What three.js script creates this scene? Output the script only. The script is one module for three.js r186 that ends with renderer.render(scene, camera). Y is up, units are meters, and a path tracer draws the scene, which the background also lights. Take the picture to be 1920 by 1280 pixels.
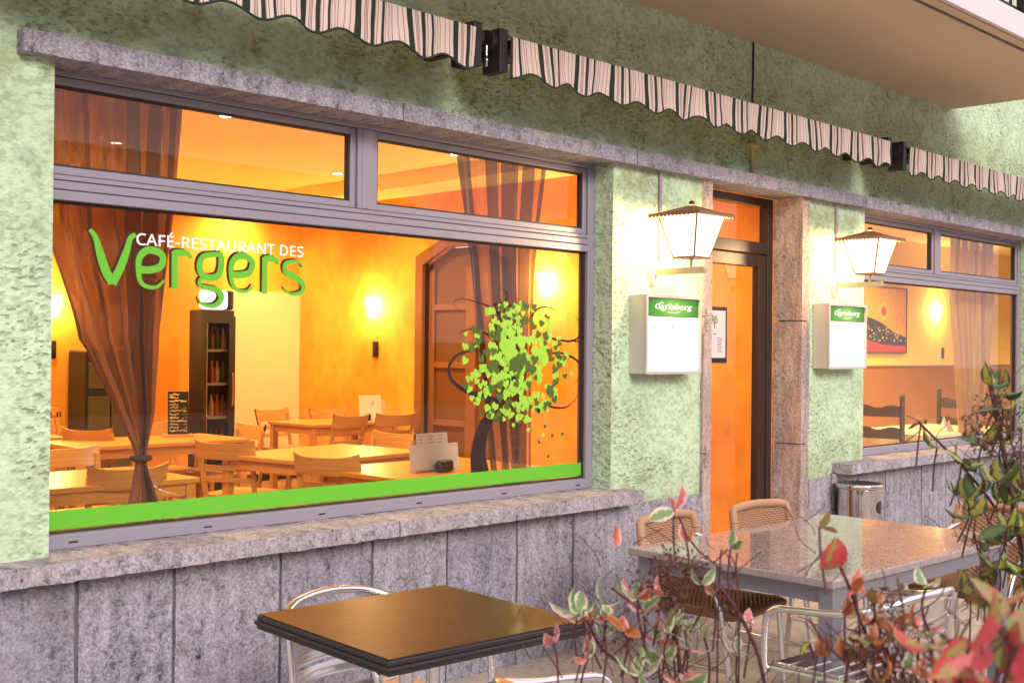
import * as THREE from 'three';
import { RoundedBoxGeometry } from 'three/addons/geometries/RoundedBoxGeometry.js';
import { mergeGeometries } from 'three/addons/utils/BufferGeometryUtils.js';
import { TextGeometry } from 'three/addons/geometries/TextGeometry.js';
import { FontLoader } from 'three/addons/loaders/FontLoader.js';
import { RectAreaLightUniformsLib } from 'three/addons/lights/RectAreaLightUniformsLib.js';
import { createNoise3D } from 'simplex-noise';

// ------------------------------------------------------------------ camera, sky, sun, exposure
const scene = new THREE.Scene();
const camera = new THREE.PerspectiveCamera(32.16, 1024 / 682, 0.1, 400);
camera.position.set(0, 1.55, 4.1);
{
  const yaw = 45.27 * Math.PI / 180, pitch = 0.352 * Math.PI / 180, roll = 0.571 * Math.PI / 180;
  camera.rotation.set(pitch, -yaw, roll, 'YXZ');
}
camera.focus = 6.2; camera.userData.fStop = 7;
const renderer = new THREE.WebGLRenderer({ antialias: true });
renderer.toneMapping = THREE.LinearToneMapping;
renderer.toneMappingExposure = 1.75;
renderer.shadowMap.enabled = true;
RectAreaLightUniformsLib.init();
{ // overcast dusk sky: soft, a little violet, brighter overhead
  const W = 128, H = 64, d = new Float32Array(W * H * 4);
  for (let y = 0; y < H; y++) for (let x = 0; x < W; x++) {
    const s = Math.max(0, Math.sin(((y + 0.5) / H - 0.5) * Math.PI)), L = 0.82 * (0.75 + 0.25 * s), o = (y * W + x) * 4;
    d[o] = L * 1.05; d[o + 1] = L * 0.95; d[o + 2] = L * 1.02; d[o + 3] = 1;
  }
  const t = new THREE.DataTexture(d, W, H, THREE.RGBAFormat, THREE.FloatType);
  t.mapping = THREE.EquirectangularReflectionMapping; t.magFilter = THREE.LinearFilter; t.needsUpdate = true;
  scene.background = t; scene.environment = t;
}
const sun = new THREE.DirectionalLight(new THREE.Color(1, 0.92, 0.84), 1.5);
sun.position.set(-1, 8.6, 16); sun.target.position.set(4, 1, 0); sun.castShadow = true;
sun.shadow.radius = 40; sun.shadow.mapSize.set(2048, 2048);
Object.assign(sun.shadow.camera, { left: -12, right: 12, top: 12, bottom: -12, near: 1, far: 40 });
scene.add(sun, sun.target);

// ------------------------------------------------------------------ helpers
let seed = 12345;
const rnd = () => { seed = (seed + 0x6d2b79f5) | 0; let t = Math.imul(seed ^ (seed >>> 15), 1 | seed); t = (t + Math.imul(t ^ (t >>> 7), 61 | t)) ^ t; return ((t ^ (t >>> 14)) >>> 0) / 4294967296; };
const rr = (a, b) => a + (b - a) * rnd();
const n3 = createNoise3D(rnd);
const V3 = (x, y, z) => new THREE.Vector3(x, y, z);
const clamp = (x, a = 0, b = 1) => Math.min(b, Math.max(a, x));
const sst = (a, b, x) => { const t = clamp((x - a) / (b - a)); return t * t * (3 - 2 * t); };
const lerp = (a, b, t) => a + (b - a) * t;
const used = {};
function numbered(n) { if (!(n in used)) { used[n] = 0; return n; } used[n]++; return n + '_' + String(used[n]).padStart(3, '0'); }
function uvBox(g) {
  const p = g.attributes.position, uv = new Float32Array(p.count * 2), a = V3(), b = V3(), c = V3();
  for (let i = 0; i < p.count; i += 3) {
    a.fromBufferAttribute(p, i); b.fromBufferAttribute(p, i + 1); c.fromBufferAttribute(p, i + 2);
    const n = b.clone().sub(a).cross(c.clone().sub(a)), x = Math.abs(n.x), y = Math.abs(n.y), z = Math.abs(n.z);
    [a, b, c].forEach((q, k) => {
      const o = (i + k) * 2;
      if (z >= x && z >= y) { uv[o] = q.x; uv[o + 1] = q.y; } else if (x >= y) { uv[o] = q.z; uv[o + 1] = q.y; } else { uv[o] = q.x; uv[o + 1] = q.z; }
    });
  }
  g.setAttribute('uv', new THREE.BufferAttribute(uv, 2));
  return g;
}
function norm(g, keepUv) {
  if (g.index) g = g.toNonIndexed();
  for (const k of Object.keys(g.attributes)) if (!['position', 'normal', 'uv'].includes(k)) g.deleteAttribute(k);
  if (!keepUv || !g.attributes.uv) uvBox(g);
  g.morphAttributes = {};
  return g;
}
const mrg = (list, keepUv) => { list = [].concat(list).map((g) => norm(g, keepUv)); return list.length > 1 ? mergeGeometries(list) : list[0]; };
function place(g, x, y, z, rx = 0, ry = 0, rz = 0) { if (rx) g.rotateX(rx); if (rz) g.rotateZ(rz); if (ry) g.rotateY(ry); g.translate(x, y, z); return g; }
const box = (w, h, d, x = 0, y = 0, z = 0, rx, ry, rz) => place(new THREE.BoxGeometry(w, h, d), x, y, z, rx, ry, rz);
const rbox = (w, h, d, r, x = 0, y = 0, z = 0, rx, ry, rz) => place(new RoundedBoxGeometry(w, h, d, 1, Math.min(r, w / 2.01, h / 2.01, d / 2.01)), x, y, z, rx, ry, rz);
const bx = (x0, x1, y0, y1, z0, z1, r = 0) => (r ? rbox(x1 - x0, y1 - y0, z1 - z0, r, (x0 + x1) / 2, (y0 + y1) / 2, (z0 + z1) / 2) : box(x1 - x0, y1 - y0, z1 - z0, (x0 + x1) / 2, (y0 + y1) / 2, (z0 + z1) / 2));
const cyl = (r0, r1, h, x = 0, y = 0, z = 0, n = 20, rx, ry, rz) => place(new THREE.CylinderGeometry(r0, r1, h, n), x, y, z, rx, ry, rz);
const sph = (r, x, y, z, n = 12) => place(new THREE.SphereGeometry(r, n, n * 0.75 | 0), x, y, z);
const tube = (pts, r, n = 24, k = 8, tension = 0.5, closed = false) => new THREE.TubeGeometry(new THREE.CatmullRomCurve3(pts.map((p) => V3(...p)), closed, 'catmullrom', tension), n, r, k, closed);
const lathe = (pts, n = 24) => new THREE.LatheGeometry(pts.map((p) => new THREE.Vector2(...p)), n);
function bar(a, b, w, d) { // straight bar of rectangular section from a to b
  const A = V3(...a), B = V3(...b), L = A.distanceTo(B), g = rbox(w, L, d, Math.min(w, d) * 0.2);
  g.applyQuaternion(new THREE.Quaternion().setFromUnitVectors(V3(0, 1, 0), B.clone().sub(A).normalize()));
  g.translate(...A.add(B).multiplyScalar(0.5).toArray()); return g;
}
function sheet(fn, nu, nv) { // parametric surface, fn(u,v) -> [x,y,z], uv kept as u,v
  const pos = [], uv = [], idx = [];
  for (let j = 0; j <= nv; j++) for (let i = 0; i <= nu; i++) { const p = fn(i / nu, j / nv); pos.push(p[0], p[1], p[2]); uv.push(p[3] ?? i / nu, p[4] ?? j / nv); }
  for (let j = 0; j < nv; j++) for (let i = 0; i < nu; i++) { const a = j * (nu + 1) + i, b = a + 1, c = a + nu + 1, e = c + 1; idx.push(a, b, e, a, e, c); }
  const g = new THREE.BufferGeometry();
  g.setAttribute('position', new THREE.Float32BufferAttribute(pos, 3)); g.setAttribute('uv', new THREE.Float32BufferAttribute(uv, 2)); g.setIndex(idx); g.computeVertexNormals();
  return g;
}
function rough(x0, x1, y0, y1, z0, z1, amp, seg = 0.05, freq = 14) { // a hewn stone block
  const w = x1 - x0, h = y1 - y0, d = z1 - z0, s = (q) => Math.max(1, Math.min(60, Math.round(q / seg)));
  const g = new THREE.BoxGeometry(w, h, d, s(w), s(h), s(d)); g.translate((x0 + x1) / 2, (y0 + y1) / 2, (z0 + z1) / 2);
  const p = g.attributes.position;
  for (let i = 0; i < p.count; i++) {
    const x = p.getX(i), y = p.getY(i), z = p.getZ(i), f = freq;
    const q = (k) => n3(x * f + k, y * f, z * f - k) * 0.65 + n3(x * f * 2.7, y * f * 2.7 + k, z * f * 2.7) * 0.35;
    const ex = Math.min(x - x0, x1 - x) < 1e-4 ? 0.5 : 0;
    p.setXYZ(i, x + amp * 0.4 * q(3) * ex, y + amp * q(11) * 0.7, z + amp * q(29));
  }
  g.computeVertexNormals();
  return norm(g);
}
function tag(o, label, category, group) { if (label) o.userData.label = label; if (category) o.userData.category = category; if (group) o.userData.group = group; return o; }
function mesh(name, geo, m, parent, label) {
  const o = new THREE.Mesh(Array.isArray(geo) ? mrg(geo) : geo, m);
  o.name = parent ? name : numbered(name); o.castShadow = o.receiveShadow = true;
  if (label) o.userData.label = label;
  (parent ?? scene).add(o); return o;
}
function thing(name, label, category, pos = [0, 0, 0], ry = 0, group) {
  const o = new THREE.Group(); o.name = numbered(name); o.position.set(...pos); o.rotation.y = ry; scene.add(o); return tag(o, label, category, group);
}
function copy(o, label, pos, ry) { const c = o.clone(); c.name = numbered(o.name.replace(/_\d+$/, '')); c.userData = { ...o.userData, label }; c.position.set(...pos); if (ry !== undefined) c.rotation.set(0, ry, 0); scene.add(c); return c; }
const struct = (name, geo, m) => { const o = mesh(name, geo, m); o.userData.kind = 'structure'; return o; };

// ------------------------------------------------------------------ procedural textures
const hash = (x, y, s) => { let h = Math.imul(x, 374761393) ^ Math.imul(y, 668265263) ^ Math.imul(s, 1274126177); h = Math.imul(h ^ (h >>> 13), 1274126177); return ((h ^ (h >>> 16)) >>> 0) / 4294967296; };
function vn(x, y, px, py, s) { // periodic value noise
  const ix = Math.floor(x), iy = Math.floor(y), fx = x - ix, fy = y - iy, u = fx * fx * (3 - 2 * fx), v = fy * fy * (3 - 2 * fy);
  const m = (a, p) => ((a % p) + p) % p, x0 = m(ix, px), x1 = m(ix + 1, px), y0 = m(iy, py), y1 = m(iy + 1, py);
  return lerp(lerp(hash(x0, y0, s), hash(x1, y0, s), u), lerp(hash(x0, y1, s), hash(x1, y1, s), u), v);
}
function fbm(u, v, px, py, oct, s, gain = 0.5) { let a = 1, t = 0, w = 0; for (let i = 0; i < oct; i++) { t += a * vn(u * px, v * py, px, py, s + i * 17); w += a; a *= gain; px *= 2; py *= 2; } return t / w; }
const toS = (c) => (c <= 0.0031308 ? c * 12.92 : 1.055 * Math.pow(Math.max(c, 0), 1 / 2.4) - 0.055);
function colorTex(w, h, fn, rx = 1, ry = 1) {
  const d = new Uint8Array(w * h * 4);
  for (let y = 0; y < h; y++) for (let x = 0; x < w; x++) { const c = fn((x + 0.5) / w, (y + 0.5) / h), o = (y * w + x) * 4; for (let k = 0; k < 3; k++) d[o + k] = 255 * clamp(toS(c[k])) + 0.5; d[o + 3] = c.length > 3 ? 255 * clamp(c[3]) : 255; }
  const t = new THREE.DataTexture(d, w, h); t.colorSpace = THREE.SRGBColorSpace; t.wrapS = t.wrapT = THREE.RepeatWrapping; t.magFilter = THREE.LinearFilter; t.repeat.set(rx, ry); t.needsUpdate = true; return t;
}
function grayTex(w, h, fn, rx = 1, ry = 1) {
  const d = new Uint8Array(w * h * 4);
  for (let y = 0; y < h; y++) for (let x = 0; x < w; x++) { const c = 255 * clamp(fn((x + 0.5) / w, (y + 0.5) / h)), o = (y * w + x) * 4; d[o] = d[o + 1] = d[o + 2] = c; d[o + 3] = 255; }
  const t = new THREE.DataTexture(d, w, h); t.wrapS = t.wrapT = THREE.RepeatWrapping; t.magFilter = THREE.LinearFilter; t.repeat.set(rx, ry); t.needsUpdate = true; return t;
}
function canvasTex(w, h, draw) { const c = document.createElement('canvas'); c.width = w; c.height = h; draw(c.getContext('2d'), w, h); const t = new THREE.CanvasTexture(c); t.colorSpace = THREE.SRGBColorSpace; return t; }
const rgb = (r, g, b) => new THREE.Color().setRGB(r, g, b);
const std = (r, g, b, rough = 0.7, metal = 0, more = {}) => new THREE.MeshStandardMaterial({ color: rgb(r, g, b), roughness: rough, metalness: metal, side: THREE.DoubleSide, ...more });
const phys = (r, g, b, rough, more) => new THREE.MeshPhysicalMaterial({ color: rgb(r, g, b), roughness: rough, side: THREE.DoubleSide, ...more });
const mix3 = (a, b, t) => [lerp(a[0], b[0], t), lerp(a[1], b[1], t), lerp(a[2], b[2], t)];

// roughcast plaster: a 2 m tile of relief and colour; slow wear and painted awning shade are in the wall's vertex colours
const plasterPit = (u, v, w) => sst(0.60, 0.78, fbm(u - w, v + w, 96, 200, 2, 77)) * sst(0.36, 0.66, fbm(u, v, 9, 9, 3, 83));
const plasterBump = grayTex(1536, 1536, (u, v) => {
  const w = 0.012 * (fbm(u, v, 11, 11, 2, 5) - 0.5), a = fbm(u + w, v + w, 90, 130, 3, 21, 0.62), lump = fbm(u, v, 30, 34, 2, 29);
  return clamp(0.85 * a + 0.22 * lump + 0.1 - 0.4 * plasterPit(u, v, w));
}, 0.5, 0.5);
const plasterColor = colorTex(1536, 1536, (u, v) => {
  const w = 0.012 * (fbm(u, v, 11, 11, 2, 5) - 0.5), a = fbm(u + w, v + w, 90, 130, 2, 21, 0.62), big = fbm(u, v, 5, 5, 4, 3), k = 0.93 + 0.3 * (a - 0.5) + 0.22 * (big - 0.5);
  return mix3([0.525 * k, 0.675 * k, 0.465 * k], [0.15, 0.16, 0.07], 0.5 * plasterPit(u, v, w) + 0.18 * sst(0.5, 0.3, a) + 0.22 * sst(0.62, 0.8, fbm(u, v, 26, 22, 4, 91)));
}, 0.5, 0.5);
function weatherAndShade(x, y) { // 0..1: moss and soot in streaks, and the awnings' shade painted into the wall colour
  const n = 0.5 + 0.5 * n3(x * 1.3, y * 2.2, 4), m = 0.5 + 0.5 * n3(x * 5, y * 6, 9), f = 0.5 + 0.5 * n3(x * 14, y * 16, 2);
  const mossAndShade = sst(2.60, 2.82, y + 0.08 * (m - 0.5)) * (1 - sst(2.95, 3.5, y)) * (0.35 + 0.65 * m);  // awning shade painted in, mixed with moss and broken by noise
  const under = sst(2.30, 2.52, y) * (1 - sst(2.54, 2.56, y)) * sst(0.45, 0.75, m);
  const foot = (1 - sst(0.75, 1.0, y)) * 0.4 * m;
  return clamp(0.6 * mossAndShade + 0.5 * under + foot + 0.30 * sst(0.62, 0.85, n) * f + 0.22 * sst(0.7, 0.95, m));
}
const stoneCol = (base, tint, s, contrast) => (u, v) => {
  const a = fbm(u, v, 6, 6, 4, s), b = fbm(u, v, 60, 60, 3, s + 5), sp = fbm(u, v, 210, 210, 2, s + 9), st = fbm(u, v, 30, 5, 3, s + 14);
  const k = 1 + contrast * ((a - 0.5) * 0.9 + (b - 0.5) * 1.3 + (sp - 0.5) * 1.2 + (st - 0.5) * 0.8);
  const c = mix3(base, tint, sst(0.45, 0.75, a));
  const dark = sst(0.6, 0.78, b) * 0.45;
  return c.map((q) => q * k * (1 - dark * contrast));
};
const slabColor = colorTex(1024, 1024, stoneCol([0.285, 0.27, 0.318], [0.235, 0.215, 0.245], 101, 0.85), 1 / 1.3, 1 / 1.3);
const slabBump = grayTex(1024, 1024, (u, v) => 0.5 * fbm(u, v, 90, 90, 3, 131) + 0.5 * fbm(u, v, 14, 14, 4, 137), 1 / 1.3, 1 / 1.3);
const jambColor = colorTex(512, 512, stoneCol([0.40, 0.31, 0.29], [0.36, 0.25, 0.22], 201, 0.8), 1 / 0.8, 1 / 0.8);
const groundColor = colorTex(1024, 1024, (u, v) => {
  const a = fbm(u, v, 5, 5, 5, 301), b = fbm(u, v, 120, 120, 2, 305), cr = Math.abs(fbm(u, v, 7, 7, 4, 309) - 0.5);
  let c = mix3([0.40, 0.34, 0.29], [0.25, 0.21, 0.18], sst(0.4, 0.7, a)).map((q) => q * (0.8 + 0.4 * b));
  return mix3(c, [0.08, 0.06, 0.05], (1 - sst(0.0, 0.008, cr)) * 0.5);
}, 1 / 3, 1 / 3);
const groundBump = grayTex(512, 512, (u, v) => fbm(u, v, 90, 90, 3, 321), 1 / 1.1, 1 / 1.1);
const woodColor = colorTex(512, 512, (u, v) => { const w = fbm(u, v, 3, 3, 3, 401) * 0.6, g = fbm(u + w * 0.04, v, 4, 70, 4, 405); return mix3([0.56, 0.28, 0.055], [0.40, 0.175, 0.03], g).map((q) => q * (0.9 + 0.2 * fbm(u, v, 2, 120, 2, 409))); }, 1.2, 1.2);
const graniteColor = colorTex(512, 512, (u, v) => { const a = fbm(u, v, 80, 80, 2, 501), b = fbm(u, v, 140, 140, 2, 507), c = fbm(u, v, 9, 9, 3, 511); let q = mix3([0.30, 0.235, 0.225], [0.48, 0.40, 0.375], sst(0.45, 0.7, a)); q = mix3(q, [0.05, 0.04, 0.045], sst(0.58, 0.7, b)); return q.map((k) => k * (0.85 + 0.3 * c)); }, 2.5, 2.5);
const orangeColor = colorTex(512, 512, (u, v) => { const a = fbm(u, v, 4, 4, 5, 601), b = fbm(u, v, 30, 20, 3, 607); return mix3([0.94, 0.44, 0.045], [0.82, 0.31, 0.028], sst(0.25, 0.75, a)).map((q) => q * (0.84 + 0.32 * b)); }, 1 / 2.6, 1 / 2.6);
const topRough = grayTex(512, 512, (u, v) => { const a = fbm(u, v, 6, 6, 4, 741), b = fbm(u, v, 200, 40, 2, 745); return 0.85 + 0.1 * (a - 0.5) + 0.3 * (b - 0.5); }, 1.4, 1.4);
const brushedRough = grayTex(256, 256, (u, v) => 0.2 + 0.25 * fbm(u, v, 2, 120, 3, 701), 4, 4);

const M = {
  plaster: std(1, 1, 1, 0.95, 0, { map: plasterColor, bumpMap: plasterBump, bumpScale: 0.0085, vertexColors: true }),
  slab: std(1, 1, 1, 0.9, 0, { map: slabColor, bumpMap: slabBump, bumpScale: 0.006 }),
  sill: std(1.2, 1.13, 1.07, 0.85, 0, { map: slabColor, bumpMap: slabBump, bumpScale: 0.004 }),
  jamb: std(1, 1, 1, 0.85, 0, { map: jambColor, bumpMap: slabBump, bumpScale: 0.006 }),
  ground: std(1, 1, 1, 0.9, 0, { map: groundColor, bumpMap: groundBump, bumpScale: 0.004 }),
  joint: std(0.15, 0.135, 0.135, 0.95),
  frame: std(0.30, 0.27, 0.33, 0.45, 0.15),
  gasket: std(0.03, 0.022, 0.02, 0.6),
  darkFrame: std(0.05, 0.03, 0.025, 0.32, 0.3),
  glass: phys(0.97, 0.97, 0.97, 0.0, { transmission: 1, thickness: 0, ior: 1.5, specularIntensity: 1 }),
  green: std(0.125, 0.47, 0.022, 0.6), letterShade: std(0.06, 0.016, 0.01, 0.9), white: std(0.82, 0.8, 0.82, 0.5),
  leafLight: std(0.29, 0.58, 0.045, 0.6), leafDark: std(0.06, 0.11, 0.012, 0.8), printBrown: std(0.03, 0.01, 0.012, 0.95),
  orange: std(1, 1, 1, 0.8, 0, { map: orangeColor }), ceiling: std(0.96, 0.82, 0.30, 0.9), cream: std(0.80, 0.68, 0.48, 0.7), yellow: std(0.85, 0.56, 0.08, 0.85),
  wainscot: std(0.38, 0.15, 0.045, 0.5), floor: std(0.30, 0.15, 0.07, 0.45), brownWood: std(0.26, 0.1, 0.035, 0.5), 
  wood: std(1, 1, 1, 0.36, 0, { map: woodColor }), tableWood: std(1.1, 1.02, 0.95, 0.3, 0, { map: woodColor }),
  darkWood: std(0.075, 0.06, 0.03, 0.4), black: std(0.015, 0.013, 0.012, 0.4),
  soffit: std(0.62, 0.48, 0.36, 0.9), concrete: std(0.62, 0.58, 0.62, 0.8),
  iron: std(0.035, 0.028, 0.028, 0.55, 0.5), lampMetal: std(0.30, 0.15, 0.08, 0.5, 0.4), conduit: std(0.30, 0.25, 0.27, 0.6),
  caseMetal: std(0.60, 0.55, 0.50, 0.4, 0.3),
  alu: std(0.80, 0.78, 0.80, 0.2, 1), steel: std(0.66, 0.62, 0.62, 0.22, 1, { roughnessMap: brushedRough }),
  paintGrey: std(0.21, 0.20, 0.235, 0.45, 0.2), granite: std(1, 1, 1, 0.06, 0, { map: graniteColor }),
  brownTop: phys(0.045, 0.023, 0.014, 0.42, { specularIntensity: 0.55, roughnessMap: topRough }), brownEdge: std(0.022, 0.016, 0.018, 0.55),
  wicker: std(0.40, 0.22, 0.12, 0.55), wickerDark: std(0.22, 0.11, 0.055, 0.6),
};

// ------------------------------------------------------------------ ground and rooms
{
  const g = new THREE.PlaneGeometry(240, 240, 1, 1); g.rotateX(-Math.PI / 2);
  struct('pavement', norm(g), M.ground);
}
const RX = 7.92;                                             // the wall between the two dining rooms
struct('floor', bx(-1, RX, -0.05, 0.05, -7.2, -0.22), M.floor);
struct('floor', bx(RX + 0.1, 21, -0.05, 0.1, -4.3, -0.22), M.floor);
struct('ceiling', bx(-1.1, RX + 0.1, 3.25, 3.42, -7.3, -0.2), M.ceiling);
struct('ceiling', bx(RX + 0.1, 21.1, 3.25, 3.42, -4.4, -0.2), M.ceiling);
struct('ceiling_soffit', bx(7.4, RX, 3.11, 3.25, -7.2, -0.22), M.ceiling);
struct('wall_back', bx(-1, 6.93, 0.05, 3.25, -7.3, -7.2), M.orange);
struct('wall_left', bx(-1.1, -1, 0.05, 3.25, -7.3, -0.2), M.orange);
{ // dividing wall with a doorway whose top corners are cut
  const s = new THREE.Shape(); s.moveTo(-0.22, 0); s.lineTo(-7.3, 0); s.lineTo(-7.3, 3.25); s.lineTo(-0.22, 3.25); s.closePath();
  const h = new THREE.Path(); h.moveTo(-3.75, 0.05); h.lineTo(-3.75, 2.4); h.lineTo(-4.1, 2.56); h.lineTo(-4.65, 2.56); h.lineTo(-5.0, 2.4); h.lineTo(-5.0, 0.05); h.closePath(); s.holes.push(h);
  const g = new THREE.ExtrudeGeometry(s, { depth: 0.1, bevelEnabled: false }); g.rotateY(-Math.PI / 2); g.translate(RX + 0.1, 0, 0);
  struct('wall_divider', norm(g), M.orange);
}
struct('wall_end', bx(21, 21.1, 0.05, 3.25, -4.4, -0.2), M.yellow);
struct('wall_dining', bx(RX + 0.1, 21, 1.36, 3.25, -4.4, -4.3), M.yellow);
{ const w = struct('wainscot', bx(RX + 0.1, 21, 0.1, 1.33, -4.4, -4.28), M.wainscot); mesh('rail', bx(RX + 0.1, 21, 1.33, 1.36, -4.4, -4.265, 0.006), M.brownWood, w); }

// ------------------------------------------------------------------ facade
const cafe = thing('cafe_building', 'mint green roughcast cafe front with grey stone base, wide window and balcony above', 'building');
{
  const holes = [[1.825, 4.902, 0.77, 2.6], [5.735, 6.87, 0.0, 2.6], [7.655, 10.75, 0.77, 2.6]], step = 0.07;
  const cuts = (a, b, extra) => { const t = [a, b, ...extra].sort((p, q) => p - q), r = []; for (let i = 0; i < t.length - 1; i++) { const n = Math.max(1, Math.round((t[i + 1] - t[i]) / step)); for (let k = 0; k < n; k++) r.push(lerp(t[i], t[i + 1], k / n)); } r.push(b); return r; };
  const X = cuts(-2, 13, holes.flatMap((h) => [h[0], h[1]])), Y = cuts(0, 6.2, [0.77, 2.6]), pos = [], idx = [], col = [];
  for (const y of Y) for (const x of X) { pos.push(x, y, 0); const g = weatherAndShade(x, y), c = mix3([1, 1, 1], [0.46, 0.38, 0.14], g); col.push(...c); }
  for (let b = 0; b < Y.length - 1; b++) for (let a = 0; a < X.length - 1; a++) {
    const cx = (X[a] + X[a + 1]) / 2, cy = (Y[b] + Y[b + 1]) / 2; if (holes.some((h) => cx > h[0] && cx < h[1] && cy > h[2] && cy < h[3])) continue;
    const i = b * X.length + a, k = i + X.length; idx.push(i, i + 1, k + 1, i, k + 1, k);
  }
  const front = new THREE.BufferGeometry(); front.setAttribute('position', new THREE.Float32BufferAttribute(pos, 3)); front.setAttribute('normal', new THREE.Float32BufferAttribute(pos.map((_, i) => (i % 3 === 2 ? 1 : 0)), 3));
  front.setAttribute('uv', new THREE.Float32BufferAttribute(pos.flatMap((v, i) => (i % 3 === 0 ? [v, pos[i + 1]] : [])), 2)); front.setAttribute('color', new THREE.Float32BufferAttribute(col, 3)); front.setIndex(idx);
  const white = (g) => { g = norm(g); g.setAttribute('color', new THREE.Float32BufferAttribute(new Float32Array(g.attributes.position.count * 3).fill(0.97), 3)); return g; };
  const rims = holes.flatMap(([a, b, c, d]) => [box(0.012, d - c, 0.199, a - 0.006, (c + d) / 2, -0.1005), box(0.012, d - c, 0.199, b + 0.006, (c + d) / 2, -0.1005)]);
  const back = new THREE.Shape([[-2, 0], [13, 0], [13, 6.2], [-2, 6.2]].map((p) => new THREE.Vector2(...p))); holes.forEach(([a, b, c, d]) => back.holes.push(new THREE.Path([[a - 0.01, c], [b + 0.01, c], [b + 0.01, d], [a - 0.01, d]].map((p) => new THREE.Vector2(...p)))));
  rims.push(new THREE.ExtrudeGeometry(back, { depth: 0.15, bevelEnabled: false }).translate(0, 0, -0.2));
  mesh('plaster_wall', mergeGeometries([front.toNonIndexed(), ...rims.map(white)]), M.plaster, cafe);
}
const slabTone = [[1.02, 1, 1], [0.86, 0.86, 0.88], [0.94, 0.92, 0.94], [1.1, 1.07, 1.06]].map((c) => { const m = M.slab.clone(); m.color = rgb(...c); return m; });
const stone = (name, g, m) => { const u = g.attributes.uv, a = rr(0, 1), b = rr(0, 1); for (let i = 0; i < u.count; i++) u.setXY(i, u.getX(i) + a, u.getY(i) + b); return mesh(name, g, m ?? slabTone[Math.floor(rnd() * 4)], cafe); };
// lintel stones, sills, base slabs, door jambs: one mesh per stone
[[1.69, 3.373], [3.379, 5.028], [5.034, 7.524], [7.53, 9.3], [9.306, 11.4]].forEach(([a, b]) => stone('lintel_stone', rough(a, b, 2.555, 2.634, -0.185, 0.062, 0.005)));
[[1.595, 3.307], [3.313, 5.004], [7.23, 9.22], [9.226, 11.2]].forEach(([a, b]) => stone('sill_stone', rough(a, b, 0.732, 0.799, -0.19, 0.15, 0.007, 0.04, 18), M.sill));
{
  const j = [0.9, 1.42, 1.92, 2.302, 2.783, 3.259, 3.702, 4.168, 4.582];
  for (let i = 0; i < j.length - 1; i++) stone('base_slab', rough(j[i] + 0.0075, j[i + 1] - 0.0075, 0.0, 0.728, -0.03, 0.022 + rr(-0.003, 0.003), 0.005));
  stone('base_slab', rough(4.588, 5.712, 0.0, 0.712, -0.03, 0.024, 0.004));
  [[6.9, 7.19], [7.2, 7.555], [7.565, 7.94], [7.952, 8.51], [8.52, 8.92], [8.93, 9.5], [9.51, 10.1], [10.11, 10.7]].forEach(([a, b]) => stone('base_slab', rough(a, b, 0.0, b < 7.3 ? 0.712 : 0.728, -0.03, 0.022 + rr(-0.002, 0.002), 0.005)));
  mesh('slab_joint', bx(0.9, 4.6, 0.0, 0.72, -0.02, 0.008), M.joint, cafe); mesh('slab_joint', bx(6.9, 10.7, 0.0, 0.705, -0.02, 0.008), M.joint, cafe);
}
[[0.0, 0.943], [0.95, 1.747], [1.754, 2.556]].forEach(([a, b]) => {
  mesh('jamb_stone', rough(6.797, 6.892, a, b, -0.198, 0.021, 0.003), M.jamb, cafe);
  mesh('jamb_stone', rough(5.712, 5.794, a, b, -0.198, 0.021, 0.003), M.jamb, cafe);
});
mesh('door_step', rough(5.8, 6.79, 0, 0.06, -0.3, 0.06, 0.003), M.slab, cafe);
// windows
const GZ = -0.165;
function bars(list) { return mrg(list.map(([x0, x1, y0, y1, z0, z1]) => bx(x0, x1, y0, y1, z0 ?? -0.2, z1 ?? -0.13, 0.004))); }
function pane(x0, x1, y0, y1, parent, z = GZ) { const g = new THREE.PlaneGeometry(x1 - x0, y1 - y0); g.translate((x0 + x1) / 2, (y0 + y1) / 2, z); return mesh('pane', norm(g), M.glass, parent); }
function sash(x0, x1, y0, y1, parent) { // opening light: frame with a dark gasket and a pane
  const t = 0.03;
  mesh('sash', bars([[x0, x0 + t, y0, y1, -0.19, -0.142], [x1 - t, x1, y0, y1, -0.19, -0.142], [x0 + t, x1 - t, y0, y0 + t, -0.19, -0.142], [x0 + t, x1 - t, y1 - t, y1, -0.19, -0.142]]), M.frame, parent);
  gasket(x0 + t, x1 - t, y0 + t, y1 - t, parent); pane(x0 + t, x1 - t, y0 + t, y1 - t, parent);
}
function gasket(x0, x1, y0, y1, parent) { const t = 0.008; mesh('gasket', mrg([bx(x0, x0 + t, y0, y1, -0.178, -0.15), bx(x1 - t, x1, y0, y1, -0.178, -0.15), bx(x0 + t, x1 - t, y0, y0 + t, -0.178, -0.15), bx(x0 + t, x1 - t, y1 - t, y1, -0.178, -0.15)]), M.gasket, parent); }
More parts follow.
